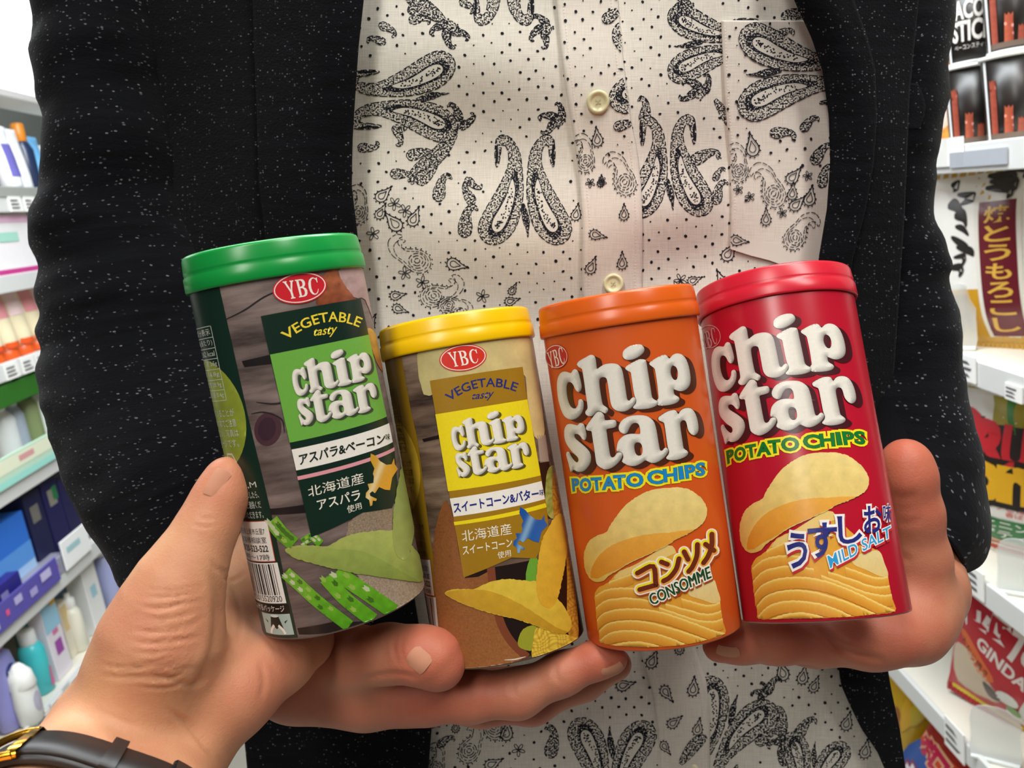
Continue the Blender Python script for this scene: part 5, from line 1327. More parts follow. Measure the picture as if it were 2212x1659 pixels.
D.shape([z4(rough_edge([(1330,380),(1395,430),(1400,550),(1385,720),(1340,950),(1300,1060),(1255,1085),(1200,1050),(1170,950),(1170,800),(1200,600),(1260,470)], 3, 3, 4))], None, 0.00038, T, step=5, fn=chipcol('#dcb03a', '#d4a02c', mott=.12, sc=.06))
D.build('crisp_picture', M_GLOSS, e_ye)
yp = lambda *q: [tuple(z4([p])[0]) for p in q]
_hk = affine([(895,805),(1155,955),(890,1315),(845,1230),(1080,1160)], [z4([p])[0] for p in ((1045,330),(1255,465),(1030,685),(995,600),(1180,590))])
banner(S_ye, e_ye, T, z4, [(929,822.5),(1128,792.7),(1138,863),(1167,1027),(1180,1095.5),(1184.6,1144.7),(1157,1206),(1105,1204),(1002,1247)], '#9c7418', [(941,895),(1138,863),(1167,1027),(968.5,1061)], '#ead41a',
       [(972,1076.7),(1168.7,1039),(1176,1078),(980.6,1115.7)], [(980.6,1127.3),(1177,1086.8),(1180,1095.5),(982,1134.5)], '#ead41a',
       [yp((550,300),(1178,190),(1185,262),(560,372)), yp((1188,200),(1220,194),(1222,242),(1192,248))], '#232c7e', 'スイートコーン&バター',
       [('北海道産', yp((610,505),(975,448),(988,530),(620,590)), 0), ('スイートコーン', yp((618,622),(985,562),(990,622),(625,685)), .012), ('使用', yp((875,665),(975,645),(980,695),(885,715)), 0)],
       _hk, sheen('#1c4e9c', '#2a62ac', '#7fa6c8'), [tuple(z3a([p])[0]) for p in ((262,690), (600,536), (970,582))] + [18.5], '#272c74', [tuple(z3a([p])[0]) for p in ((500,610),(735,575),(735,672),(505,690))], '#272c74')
logo(S_ye, e_ye, lambda p: S_ye.uv(affine([(1195,205),(95,680),(302,1938),(2129,1308),(1860,230),(1979,1658)], [(1069.2,896),(972,937),(993.6,1030),(1140,974.7),(1116,897),(1130,1005.5)])(p)), '#5a5018', 0.8, 0.00016)
badge(S_ye, e_ye, (1000, 773), 51, 29, -0.14, '#d23226', [tuple(z3a([p])[0]) for p in ((232,160),(560,118),(582,270),(285,318))])
side_band(S_ye, e_ye, [(868,772),(884,870),(905,960),(914,1040),(928,1150),(942,1240),(958,1420)], '#8a6a14', '#b8962a', '#40340f', z3, T)
# ================================================================== goods on the shelves
M_PK = print_mat('package_print', 0.4, 0.04); M_FOIL = print_mat('foil_bag_print', 0.22, 0.05)
class FlatSurf:
    uvs = 1.0
    def __init__(s, fn=None): s.fn = fn or (lambda U: np.zeros(len(U)))
    def at(s, U, off): return np.stack([U[:, 0], -s.fn(U) - np.asarray(off), U[:, 1]], 1)
    def out(s, U): return np.tile([0, -1.0, 0], (len(U), 1))
def frame(o, front, up=UP):
    """thing's own axes: x right as seen from the front, -y out of the front, z up"""
    z = np.asarray(up, float); z /= np.linalg.norm(z); y = -np.asarray(front, float); y = y - z * (y @ z); y /= np.linalg.norm(y); x = np.cross(y, z)
    m = np.eye(4); m[:3, 0], m[:3, 1], m[:3, 2], m[:3, 3] = x, y, z, o; return Matrix(m.tolist())
XA, YA, ZA = np.eye(3)
def facing(side, yaw=0.0):
    f = AL if side == 'L' else -AL
    return f * math.cos(yaw) - AD * math.sin(yaw)
def lathe(prof, n=28, flat=1.0):
    V = []; Q = []
    for r, z in prof:
        for k in range(n): t = 2 * math.pi * k / n; V.append((r * math.cos(t), flat * r * math.sin(t), z))
    for i in range(len(prof) - 1):
        for k in range(n): Q.append((i * n + k, i * n + (k + 1) % n, (i + 1) * n + (k + 1) % n, (i + 1) * n + k))
    Q.append(tuple(range(n))[::-1]); Q.append(tuple(range((len(prof) - 1) * n, len(prof) * n))); return V, Q
_mc = {}
def cmat(c, rough=0.35, **k):
    q = (c, rough, tuple(k.items()))
    if q not in _mc: _mc[q] = plain('plastic_' + c[1:] + ('' if not k else '_b'), c, rough, noise_amt=0.03, **k)
    return _mc[q]
GL_ = 'toiletries on the left shelf'; GR_ = 'snacks on the right shelf'
def put(side, px, h, inset, yaw=0.0): return frame(shelf_pt(side, shelf_s(side, px, h, inset), h, inset), facing(side, yaw))

def carton(name, label, cat, M, w, d, h, col, prints=(), group=GL_, lid=None):
    e = empty(name, mat=M); tag(e, label, cat, group)
    bevel_box('carton', (0, 0, h / 2), (XA, YA, ZA), (w, d, h), cmat(col, 0.45), e, 0.0015, world=False)
    if prints:
        D = Decal(FlatSurf()); 
        for k, (x0, z0, x1, z1, c) in enumerate(prints): D.shape([[(x0 * w / 2, z0 * h), (x1 * w / 2, z0 * h), (x1 * w / 2, z1 * h), (x0 * w / 2, z1 * h)]], c, d / 2 + 0.0005 + 0.0003 * k)
        D.build('front_print', M_PK, e)['kind'] = 'stuff'
        D = Decal(FlatSurf())   # the same bands on the side turned to the aisle mouth
        for k, (x0, z0, x1, z1, c) in enumerate(prints): D.shape([[(-d / 2 * .96, z0 * h), (d / 2 * .96, z0 * h), (d / 2 * .96, z1 * h), (-d / 2 * .96, z1 * h)]], c, w / 2 + 0.0005 + 0.0003 * k)
        o = D.build('side_print', M_PK, e); o['kind'] = 'stuff'; o.matrix_basis = Matrix.Rotation(math.pi / 2 * (1 if group == GL_ else -1), 4, 'Z')
    return e

def bottle(name, label, M, prof, col, cap, capc, flat=1.0, prints=(), text=None, group=GL_):
    e = empty(name, mat=M); tag(e, label, 'bottle', group)
    V, Q = lathe(prof, 28, flat); mesh_obj('bottle_body', V, Q, cmat(col, .3), e)
    V, Q = lathe(cap, 24, 1.0); mesh_obj('cap', V, Q, cmat(capc, .35), e)
    rr = lambda z: np.interp(z, [p[1] for p in prof], [p[0] for p in prof])
    if prints or text:
        fn = lambda U: flat * np.sqrt(np.maximum(rr(U[:, 1]) ** 2 - U[:, 0] ** 2, 1e-8))
        for k, (lp, c) in enumerate(prints):
            D = Decal(FlatSurf(fn), 0.006); D.shape([np.asarray(lp, float)], c, 0.0006 + 0.0003 * k); D.build('label_print', M_PK, e)
        for s, q, c in (text or ()): D = Decal(FlatSurf(fn), 0.006); D.text(s, quad(q), c, 0.002); D.build('lettering', M_PK, e)
    return e

def squeeze_tube(name, label, M, w, h, col, capc, band=None, group=GL_, rev=False):
    """round shoulder on a cap, flattened crimp at the far end"""
    e = empty(name, mat=M); tag(e, label, 'tube', group); N = 20; V = []; Q = []
    rows = [(0.0, w * .36, 1.0), (0.03, w * .40, 1.0), (0.2, w * .44, .85), (0.5, w * .47, .6), (0.8, w * .49, .25), (0.93, w * .5, .05), (1.0, w * .5, .03)]
    z0 = h * .16
    for t, r, f in rows:
        for k in range(N): a = 2 * math.pi * k / N; V.append((r * math.cos(a), r * f * math.sin(a), z0 + (h - z0) * t))
    for i in range(len(rows) - 1):
        for k in range(N): Q.append((i * N + k, i * N + (k + 1) % N, (i + 1) * N + (k + 1) % N, (i + 1) * N + k))
    Q += [tuple(range(N))[::-1], tuple(range((len(rows) - 1) * N, len(rows) * N))]
    mesh_obj('tube_body', V, Q, cmat(col, .35), e)
    V, Q = lathe([(w * .33, 0), (w * .34, .002), (w * .35, z0 - .002), (w * .30, z0 + .001)], 20); mesh_obj('cap', V, Q, cmat(capc, .35), e)
    if band:
        rr = lambda z: np.interp((z - z0) / (h - z0), [q[0] for q in rows], [q[1] * q[2] for q in rows]); rw_ = lambda z: np.interp((z - z0) / (h - z0), [q[0] for q in rows], [q[1] for q in rows])
        D = Decal(FlatSurf(lambda U: rr(U[:, 1]) * np.sqrt(np.maximum(1 - (U[:, 0] / rw_(U[:, 1])) ** 2, .02))), 0.006)
        for k, (a, b, c, wd) in enumerate(band):
            D.U = []; D.T = []; D.C = []; D.O = []; D.n = 0
            D.shape([[(-w * wd, h * a), (w * wd, h * a), (w * wd, h * b), (-w * wd, h * b)]], c, 0.0008 + .0003 * k); D.build('label_print', M_PK, e)
    return e

def price_tag(side, px, h, w=0.045, hh=0.03, lines=True, label=None, col='#f4f4f0'):
    s = shelf_s(side, px, h, -0.01); M = frame(shelf_pt(side, s, h - 0.028, -0.010), facing(side))
    e = empty('price_tag', mat=M); tag(e, label or 'small white price tag clipped to a shelf rail', 'price tag', 'price tags on the ' + ('left' if side == 'L' else 'right') + ' shelf rails')
    V, Q = boxverts(np.array([0, 0, hh / 2]), (XA, YA, ZA), (w, 0.002, hh)); mesh_obj('tag_card', V, Q, cmat(col, .4), e, False)
    if lines:
        D = Decal(FlatSurf()); r = random.Random(int(px) + 5)
        for k in range(3): D.shape([[(-w * .42, hh * (.78 - .24 * k)), (-w * .42 + w * r.uniform(.35, .8), hh * (.78 - .24 * k)), (-w * .42 + w * .6, hh * (.66 - .24 * k)), (-w * .42, hh * (.66 - .24 * k))]], '#5a5a5e', 0.0014)
        D.build('tag_print', M_PK, e)
    return e

# ---------------- left shelf, top to bottom
A = HL[0]
squeeze_tube('lotion_tube', 'magenta tube beside a purple tube on the top shelf', put('L', -22, A, .03), .05, .155, '#b0306e', '#3a2030')
squeeze_tube('lotion_tube', 'violet tube with blue cap on the top shelf', put('L', 6, A, .05), .05, .165, '#3a35a8', '#2a2a80', [(.3, .6, '#5fb0d8', .3)])
squeeze_tube('lotion_tube', 'white tube with lavender front panel on the top shelf', put('L', 34, A, .02), .055, .15, '#e9edf2', '#e4e8ee', [(.3, .75, '#6a66b0', .32)])
squeeze_tube('lotion_tube', 'plain white tube next to the lavender-fronted one', put('L', 58, A, .03), .05, .15, '#eef1f4', '#9fd8d0')
bottle('lotion_bottle', 'slim navy bottle with an orange cap on the top shelf', put('L', 78, A, .04), [(.018, 0), (.021, .004), (.021, .11), (.015, .125), (.012, .13)], '#22304e', [(.0125, .128), (.0135, .13), (.0135, .165), (.011, .168)], '#d8862a')
squeeze_tube('lotion_tube', 'pale blue tube behind the cardigan sleeve on the top shelf', put('L', 100, A, .03), .05, .14, '#6fb0e0', '#dfe8f0')
carton('lotion_pack', 'dark narrow pack between the tubes on the top shelf', 'box', put('L', 18, A, .10), .05, .04, .16, '#3a3444', [(-.8, .2, .8, .5, '#b8386e')])
M_GREY = plain('grey_bracket', '#8a8d88', .5)
carton('display_tray', 'grey display tray lying along the top shelf rail', 'tray', put('L', 40, A, .0), .20, .02, .022, '#9da09a')
A = HL[1]
carton('tissue_pack', 'large white pack with a magenta foot on the second shelf', 'box', put('L', 10, A, .04), .16, .07, .125, '#f0eef0', [(-.98, .02, .98, .12, '#c03a86'), (-.98, .85, .98, .97, '#e6bcd4'), (-.6, .55, .3, .7, '#a8dccb')])
carton('tissue_pack', 'white pack with pale green print on the second shelf', 'box', put('L', 62, A, .05), .05, .06, .10, '#f2f4f0', [(-.9, .3, .9, .7, '#8fd0b8')])
carton('soap_box', 'small green and yellow box at the end of the second shelf row', 'box', put('L', 86, A, .05), .05, .06, .115, '#3f7a3a', [(-.95, .7, .95, .98, '#a8a020')])
carton('soap_box', 'dark green box behind the cardigan sleeve on the second shelf', 'box', put('L', 108, A, .05), .05, .06, .10, '#2f5a34')
A = HL[2]
for k, (x, c) in enumerate(((-12, '#d84a1c'), (20, '#e2561e'), (52, '#e2561e'), (82, '#d8521e'), (108, '#d8521e'))):
    e = squeeze_tube('cream_tube', 'cream-coloured tube with an orange foot on the third shelf', put('L', x, A, .03 + .004 * k), .062, .135, '#ece0bc', '#dd5a1e', [(.62, .95, '#e89aa0' if k % 2 else '#f4d8d8', .40), (.16, .26, c, .36)])
A = HL[3]
bottle('shampoo_bottle', 'white bottle with a violet foot before green boxes', put('L', 32, A, .05), [(.022, 0), (.025, .004), (.025, .10), (.016, .115), (.010, .12)], '#dfe5e6', [(.011, .118), (.0125, .12), (.0125, .14), (.010, .142)], '#f2f4f2', 1, [([(-.02, .004), (.02, .004), (.02, .022), (-.02, .022)], '#6c6cb0')])
bottle('shampoo_bottle', 'pale grey slim bottle before green boxes', put('L', 56, A, .05), [(.018, 0), (.020, .004), (.020, .10), (.013, .115), (.010, .12)], '#a9b6c4', [(.011, .118), (.0125, .12), (.0125, .14), (.010, .142)], '#c8d2d4')
bottle('shampoo_bottle', 'clear green bottle with dark green shoulder', put('L', 82, A, .05), [(.022, 0), (.025, .004), (.025, .11), (.016, .125), (.010, .13)], '#8a9a6a', [(.016, .10), (.018, .104), (.018, .145), (.014, .15)], '#1e5a30')
bottle('shampoo_bottle', 'white bottle at the end of the green shelf', put('L', 104, A, .05), [(.022, 0), (.025, .004), (.025, .11), (.016, .125), (.010, .13)], '#dfe8e2', [(.012, .128), (.013, .13), (.013, .15), (.010, .152)], '#eef2ee')
for x in (-5, 24, 60, 100): carton('shampoo_box', 'green carton standing behind the shampoo bottles', 'box', put('L', x, A, .15), .045, .06, .165, '#2f7a34', [(-.9, .5, .9, .8, '#5a9a4e')])
carton('display_strip', 'pale green display strip along the rail of the green shelf', 'sign', put('L', 66, A, -.012), .26, .004, .055, '#bfe0c8', [(-.95, .45, .95, .92, '#e6ecd0'), (-.2, .6, .2, .8, '#d8a0a0'), (-.98, .02, .98, .25, '#9fe0d4')])
carton('shelf_header', 'dark green header card hung under the third shelf', 'sign', put('L', 60, HL[2] - .075, -.004), .5, .003, .040, '#2f6a22')
A = HL[4]
carton('blue_box', 'bright blue carton on the fifth shelf', 'box', put('L', 22, A, .05), .12, .06, .15, '#2f74d8', [(-.98, .02, .98, .35, '#a9cdf0'), (-.98, .35, .98, .6, '#5a9ae4')])
carton('navy_box', 'dark navy carton beside the bright blue carton', 'box', put('L', 82, A, .05), .06, .06, .17, '#1d2046', [(-.6, .65, .4, .85, '#77746e')])
carton('navy_box', 'navy carton with a pale square and green corner', 'box', put('L', 118, A, .05), .06, .06, .17, '#201f52', [(-.5, .7, .5, .9, '#8d8a7e'), (.1, .75, .7, .92, '#2c7a48')])
carton('navy_box', 'dark navy carton behind the white card', 'box', put('L', 150, A, .05), .06, .06, .16, '#23224e'); carton('navy_box', 'indigo carton next to the cardigan sleeve', 'box', put('L', 176, A, .05), .06, .06, .16, '#2a2860')
carton('blister_pack', 'clear grey blister pack lying before the navy cartons', 'pack', put('L', 90, A, .01), .15, .04, .035, '#8f8fa0')
carton('promo_card', 'white promotion card on the rail of the fifth shelf', 'sign', put('L', 172, A, -.014), .11, .003, .062, '#f6f8f8', [(-.7, .5, .3, .7, '#a8cfd4')])
carton('promo_strip', 'violet promotion strip with white spots along the shelf rail', 'sign', put('L', 62, A - .004, -.014), .24, .003, .048, '#5a52a8', [(-.9, .2, -.75, .5, '#cfc8ea'), (-.55, .4, -.46, .62, '#e05a90'), (-.3, .5, -.1, .8, '#b8b2e0'), (.1, .3, .3, .6, '#a9a2d8'), (.45, .5, .75, .85, '#c4bee6')])
carton('navy_box', 'indigo carton with a round pale emblem on the fifth shelf', 'box', put('L', 14, A, .012), .09, .03, .065, '#2c2880', [(-.5, .3, .0, .75, '#8a86b8'), (.3, .2, .6, .5, '#4fae6a')])
A = HL[5]
bottle('pump_bottle', 'lilac body-milk bottle with a round navy emblem', put('L', 34, A, .03), [(.028, 0), (.034, .004), (.036, .03), (.036, .10), (.030, .135), (.014, .15), (.012, .155)], '#8d8cc8', [(.014, .150), (.016, .153), (.016, .172), (.012, .178), (.006, .18)], '#b86a94', .62,
       [(disc((0, .105), .015, .015, 24), '#23306e'), (disc((.002, .055), .012, .016, 14), '#d8a8b4'), (disc((.004, .03), .010, .006, 14), '#4a3a6a')], [('NIVEA', [(-.011, .110), (.011, .110), (.011, .1005), (-.011, .1005)], '#e8ecf4')])
bottle('lotion_bottle', 'rounded white bottle beside the lilac bottle', put('L', 72, A, -.002), [(.020, 0), (.024, .004), (.026, .04), (.022, .09), (.013, .110), (.004, .114)], '#e9ece8', [(.021, .07), (.0232, .074), (.020, .098), (.006, .117)], '#f3f4f0', .8, [(disc((0, .04), .012, .02, 14), '#b9b6c8')])
bottle('lotion_bottle', 'turquoise bottle with a white cap', put('L', 92, A, .035), [(.021, 0), (.024, .003), (.024, .085), (.020, .098), (.013, .105)], '#46c6cc', [(.0135, .100), (.0155, .103), (.0155, .128), (.013, .131)], '#eef2f0', 1, [([(-.005, .01), (.015, .01), (.015, .045), (.002, .05)], '#d86a9a')])
bottle('lotion_bottle', 'dark teal bottle behind the turquoise bottle', put('L', 78, A, .11), [(.021, 0), (.024, .003), (.024, .105), (.020, .118), (.013, .125)], '#2a8a94', [(.0135, .122), (.0155, .124), (.0155, .148), (.013, .15)], '#b8ccd0')
e = carton('cosmetic_pack', 'pale pack with a sky-blue card top and violet square', 'pack', put('L', 128, A, .03), .055, .03, .165, '#e8e2ea', [(-.98, .6, .98, .99, '#9fd0e8'), (-.4, .28, .5, .46, '#a04aa8'), (-.3, .54, .4, .6, '#e078a8'), (.2, .88, .9, .98, '#e8b83a')])
carton('cosmetic_pack', 'grey-blue pack with a yellow sun behind the pale pack', 'pack', put('L', 112, A, .10), .04, .03, .20, '#6f9ab0', [(-.7, .84, .6, .98, '#d8b048')]); carton('cosmetic_pack', 'beige pack beside the pale pack', 'pack', put('L', 152, A, .045), .04, .03, .12, '#e2dcc8', [(-.9, .5, .9, .95, '#d8c08a')])
bottle('pump_bottle', 'slim ivory pump bottle', put('L', 176, A, .03), [(.015, 0), (.018, .003), (.018, .085), (.010, .10)], '#e9e6d4', [(.011, .098), (.012, .100), (.012, .118), (.006, .121), (.006, .130)], '#f2f2ee')
carton('cosmetic_box', 'tall white carton with a pale blue mark', 'box', put('L', 205, A, .04), .060, .04, .175, '#eef0ee', [(-.4, .45, .4, .6, '#a8d4e4'), (-.7, .95, .2, .99, '#5a3020')])
bottle('lotion_bottle', 'lavender bottle with a white cap by the hand', put('L', 246, A, .04), [(.024, 0), (.027, .003), (.027, .115), (.021, .130), (.014, .137)], '#a9b0dc', [(.0145, .132), (.0165, .135), (.0165, .158), (.014, .161)], '#eef0f2')
bottle('lotion_bottle', 'pale blue bottle with a coral cap by the hand', put('L', 282, A, .04), [(.022, 0), (.025, .003), (.025, .110), (.020, .125), (.014, .132)], '#c3cfe2', [(.0145, .127), (.0165, .130), (.0165, .150), (.014, .153)], '#e08a86')
for x, c in ((190, '#b8b83a'), (222, '#a8a030'), (258, '#c4bc48')): carton('yellow_box', 'olive yellow carton at the back of the sixth shelf', 'box', put('L', x, A, .17), .08, .06, .21, c)
for x in (150, 182, 318): carton('cosmetic_pack', 'blue-grey hanging pack at the back of the sixth shelf', 'pack', put('L', x - 30, A, .18), .07, .04, .22, '#5f7f96', [(-.8, .6, .8, .9, '#8fb4cc')])
A = HL[6]
for k, (x, c) in enumerate(((20, '#cfd4d8'), (70, '#dfe4ea'), (120, '#c4ccd4'), (170, '#d8dee2'))): carton('flat_pack', 'flat pale pack lying on the lowest visible shelf', 'pack', put('L', x, A, .08), .06, .10, .05 + .012 * (k % 2), c, [(-.8, .3, .8, .7, '#9fb4c4')])
for x in (235, 310): carton('charcoal_box', 'charcoal carton on the lowest visible shelf', 'box', put('L', x, A, .06), .10, .10, .13, '#4a4c4e')
for x in (470, 500, 524, 548):
    h_ = HL[5] if False else HL[6]
    carton('detergent_box', 'white carton with a green band far along the shelf', 'box', put('L', x, h_, .05), .13, .08, .17, '#eef2ee', [(-.95, .35, .95, .6, '#1f9a4a'), (-.4, .7, .3, .85, '#2a2c2e')])
for h, xs in ((HL[0], (30, 62)), (HL[2], (22, 58, 88)), (HL[5], (92, 122, 162, 196, 226))):
    for x in xs: price_tag('L', x, h)
# lit header panel above the left shelf
M_LAMP = plain('lit_panel', '#ffffff', .5, emit=1.4)
hdr = empty('light_box', mat=put('L', 60, HL[0] + .22, .0)); tag(hdr, 'glowing white light box above the toiletries shelf', 'lamp')
bevel_box('casing', (0, .045, .17), (XA, YA, ZA), (2.4, .08, .36), cmat('#e8e8e8', .5), hdr, .004, world=False); bevel_box('diffuser', (0, 0, .17), (XA, YA, ZA), (2.36, .012, .33), M_LAMP, hdr, .003, world=False)

# ---------------- right shelf
class ConeSurf:
    uvs = 1.0
    def __init__(s, r0, r1, h): s.r0, s.r1, s.h = r0, r1, h
    def at(s, U, off):
        r = s.r0 + (s.r1 - s.r0) * U[:, 1] / s.h; t = U[:, 0] / ((s.r0 + s.r1) / 2); r = r + np.asarray(off); return np.stack([r * np.sin(t), -r * np.cos(t), U[:, 1]], 1)
    def out(s, U): t = U[:, 0] / ((s.r0 + s.r1) / 2); return np.stack([np.sin(t), -np.cos(t), 0 * t], 1)
def cup(M, label, face):
    r0, r1, h = .0265, .0335, .094; e = empty('snack_cup', mat=M); tag(e, label, 'snack cup', 'stacked snack cups')
    V, Q = lathe([(r0 - .002, 0), (r0, .0015), (r1, h)], 36); mesh_obj('cup_body', V, Q, cmat('#17120f', .35), e)
    V, Q = lathe([(r1, h - .002), (r1 + .0025, h - .0015), (r1 + .0028, h + .001), (r1 + .001, h + .0025), (r1 - .002, h + .0028)], 36); mesh_obj('rim_lid', V, Q, cmat('#dfe0dc', .3), e)
    V, Q = lathe([(r0 - .001, -.0005), (r0 + .001, 0), (r0 + .001, .0016), (r0 - .0005, .0022)], 36); mesh_obj('base_rim', V, Q, cmat('#dfe0dc', .3), e)
    S = ConeSurf(r0, r1, h); D = Decal(S, .004)
    a = -.034; D.shape([[(a, .002), (a + .0045, .002), (a + .0045, h - .003), (a, h - .003)]], '#f0f2f4', .0004)
    D.shape([[(.036, .004), (.058, .004), (.058, h - .01), (.036, h - .01)]], '#2c2825', .0003)
    for k in range(14): D.shape([[(.038, .012 + .005 * k), (.054, .012 + .005 * k), (.054, .0132 + .005 * k), (.038, .0132 + .005 * k)]], '#8a8680', .0005)
    if face == 'text':
        D.text('BACON', quad([(-.026, .070), (.022, .070), (.022, .050), (-.026, .050)]), '#f0ede6', .0006, bold=.03); D.text('STICK', quad([(-.024, .047), (.022, .047), (.022, .025), (-.024, .025)]), '#f0ede6', .0006, bold=.03)
        D.text('黒胡椒', quad([(-.022, .088), (.014, .088), (.014, .074), (-.022, .074)]), '#e2cf2a', .0006, bold=.02); D.text('ベーコンスティック', quad([(-.022, .021), (.022, .021), (.022, .015), (-.022, .015)]), '#e8e4dc', .0006)
        D.shape([[(.026, .004), (.034, .004), (.034, .085), (.026, .085)]], '#8a3a2a', .0005)
    else:
        for x0, w, hh, c in ((-.026, .009, .070, '#a8503a'), (-.010, .010, .040, '#b05a3e'), (.004, .008, .026, '#9a4a36'), (.015, .012, .075, '#a8553c')):
            D.shape([[(x0, .006), (x0 + w, .006), (x0 + w * .92, hh), (x0 + w * .7, hh - .003), (x0 + w * .5, hh), (x0 + w * .3, hh - .003), (x0 + w * .1, hh)]], None, .0006, step=.003, fn=chipcol(c, '#86382a', (1, 0), .3, 300))
        D.shape([[(-.028, .004), (.03, .004), (.03, .010), (-.028, .010)]], '#6a5a50', .0008)
    D.build('cup_print', M_PK, e); return e
A = HR[0]
def cup_at(px, level, face, label, inset=.035):
    s = shelf_s('R', px, A, inset); o = shelf_pt('R', s, A + .0012 + level * .0985, inset); t = CAM - o; t[2] = 0; t /= np.linalg.norm(t)
    cup(frame(o, t), label, face)
cup_at(2104, 0, 'sticks', 'black snack cup with stick pictures, lower one beside the orange bag'); cup_at(2104, 1, 'text', 'black snack cup with white capitals, upper one beside the orange bag')
cup_at(2190, 0, 'sticks', 'black snack cup with stick pictures, lower one of the next pair'); cup_at(2190, 1, 'sticks', 'black snack cup with stick pictures, upper one of the next pair')

def bag(label, side, px, h, inset, w, ht, yaw, col, draw, lean=0.0, group=GR_, foil=True, back=None, thick=.028, name='snack_bag', rollz=0.0):
    """pillow bag with crimped ends; draw(D, T) adds its print with x -1..1, y 0 (foot)..1 (top)"""
    M = put(side, px, h, inset, yaw) @ Matrix.Rotation(rollz, 4, 'Y') @ Matrix.Rotation(lean, 4, 'X')
    e = empty(name, mat=M); tag(e, label, 'snack bag', group)
    def bul(U):
        x = np.clip(np.abs(U[:, 0]) / (w / 2), 0, 1); y = np.clip(np.abs(U[:, 1] / ht - .5) * 2, 0, 1)
        g = (1 - x ** 2.6) * (1 - np.clip((y - .0) / .90, 0, 1) ** 3.2)
        wr = 0.10 * np.sin(U[:, 0] * 190 / (w / .15) + 3 * np.sin(U[:, 1] * 30)) * np.clip((y - .45) / .45, 0, 1) * (1 - x)
        return thick * np.clip(g + wr * g ** .5, 0, 2)
    nx, ny = 22, 30; xs = np.linspace(-w / 2, w / 2, nx); ys = np.linspace(0, ht, ny); gx, gy = np.meshgrid(xs, ys); U = np.stack([gx.ravel(), gy.ravel()], 1)
    pin = 1 - 0.05 * np.sin(np.clip(U[:, 1] / ht, 0, 1) * math.pi); b = bul(U)
    Fv = np.stack([U[:, 0] * pin, -b - .0006, U[:, 1]], 1); Bv = np.stack([U[:, 0] * pin, b + .0006, U[:, 1]], 1); n = len(U)
    q = [(j * nx + i, j * nx + i + 1, (j + 1) * nx + i + 1, (j + 1) * nx + i) for j in range(ny - 1) for i in range(nx - 1)]
    Q = q + [tuple(n + k for k in f[::-1]) for f in q]; rim = [i for i in range(nx)] + [j * nx + nx - 1 for j in range(1, ny)] + [(ny - 1) * nx + i for i in range(nx - 2, -1, -1)] + [j * nx for j in range(ny - 2, 0, -1)]
    for a, c in zip(rim, rim[1:] + rim[:1]): Q.append((a, n + a, n + c, c))
    mesh_obj('bag_film', np.vstack([Fv, Bv]), Q, cmat(col, .24 if foil else .4), e)
    for z0, z1 in ((-.006, .006), (ht - .008, ht + .006)):
        V = []; Qc = []; m = 60
        for i in range(m + 1):
            x = -w / 2 + w * i / m; o = .0012 * (-1) ** i
            V += [(x, o - .001, z0), (x, o - .001, z1), (x, o + .001, z0), (x, o + .001, z1)]
        for i in range(m): k = 4 * i; Qc += [(k, k + 4, k + 5, k + 1), (k + 3, k + 7, k + 6, k + 2)]
        mesh_obj('crimped_seal', V, Qc, cmat(col, .3), e, False)
    S = FlatSurf(bul); D = Decal(S, w / 16)
    def T(p): p = np.asarray(p, float); u = np.stack([p[:, 0] * w / 2, p[:, 1] * ht], 1); return u
    draw(D, T)
    if D.U:
        D.build('bag_print', M_FOIL if foil else M_PK, e)
    return e
R_ = lambda x0, y0, x1, y1: [(x0, y0), (x1, y0), (x1, y1), (x0, y1)]
Qd = lambda x0, y0, x1, y1: quad([(x0, y1), (x1, y1), (x1, y0), (x0, y0)])

def d_orange(D, T):
    D.shape([smooth_loop([(-.9,.05),(.9,.05),(.9,.5),(-.2,.62),(-.9,.5)], 3)], '#e0a83c', .0006, T); D.shape([R_(-.6, .55, .0, .62)], '#1f8a3a', .0012, T); D.shape([R_(-.6, .43, .1, .50)], '#1f8a3a', .0012, T)
    D.shape([disc((-.1, .28), .5, .12, 24)], '#e8cfc4', .0012, T); D.shape([disc((-.1, .30), .25, .05, 24)], '#c83a2a', .0016, T); D.shape([disc((.5, .7), .35, .1, 18)], '#d8622a', .0009, T)
bag('orange snack bag with green strokes standing behind the black cups', 'R', 2050, HR[0], .11, .13, .165, .35, '#d88a3a', d_orange)
for x in (2022, 2052): price_tag('R', x, HR[0] + .008, .055, .034, False, 'blank white price holder on the top right shelf rail')
price_tag('R', 2110, HR[0] + .006, .11, .018, False, 'wide grey label holder under the black cups', '#a9aeb6')

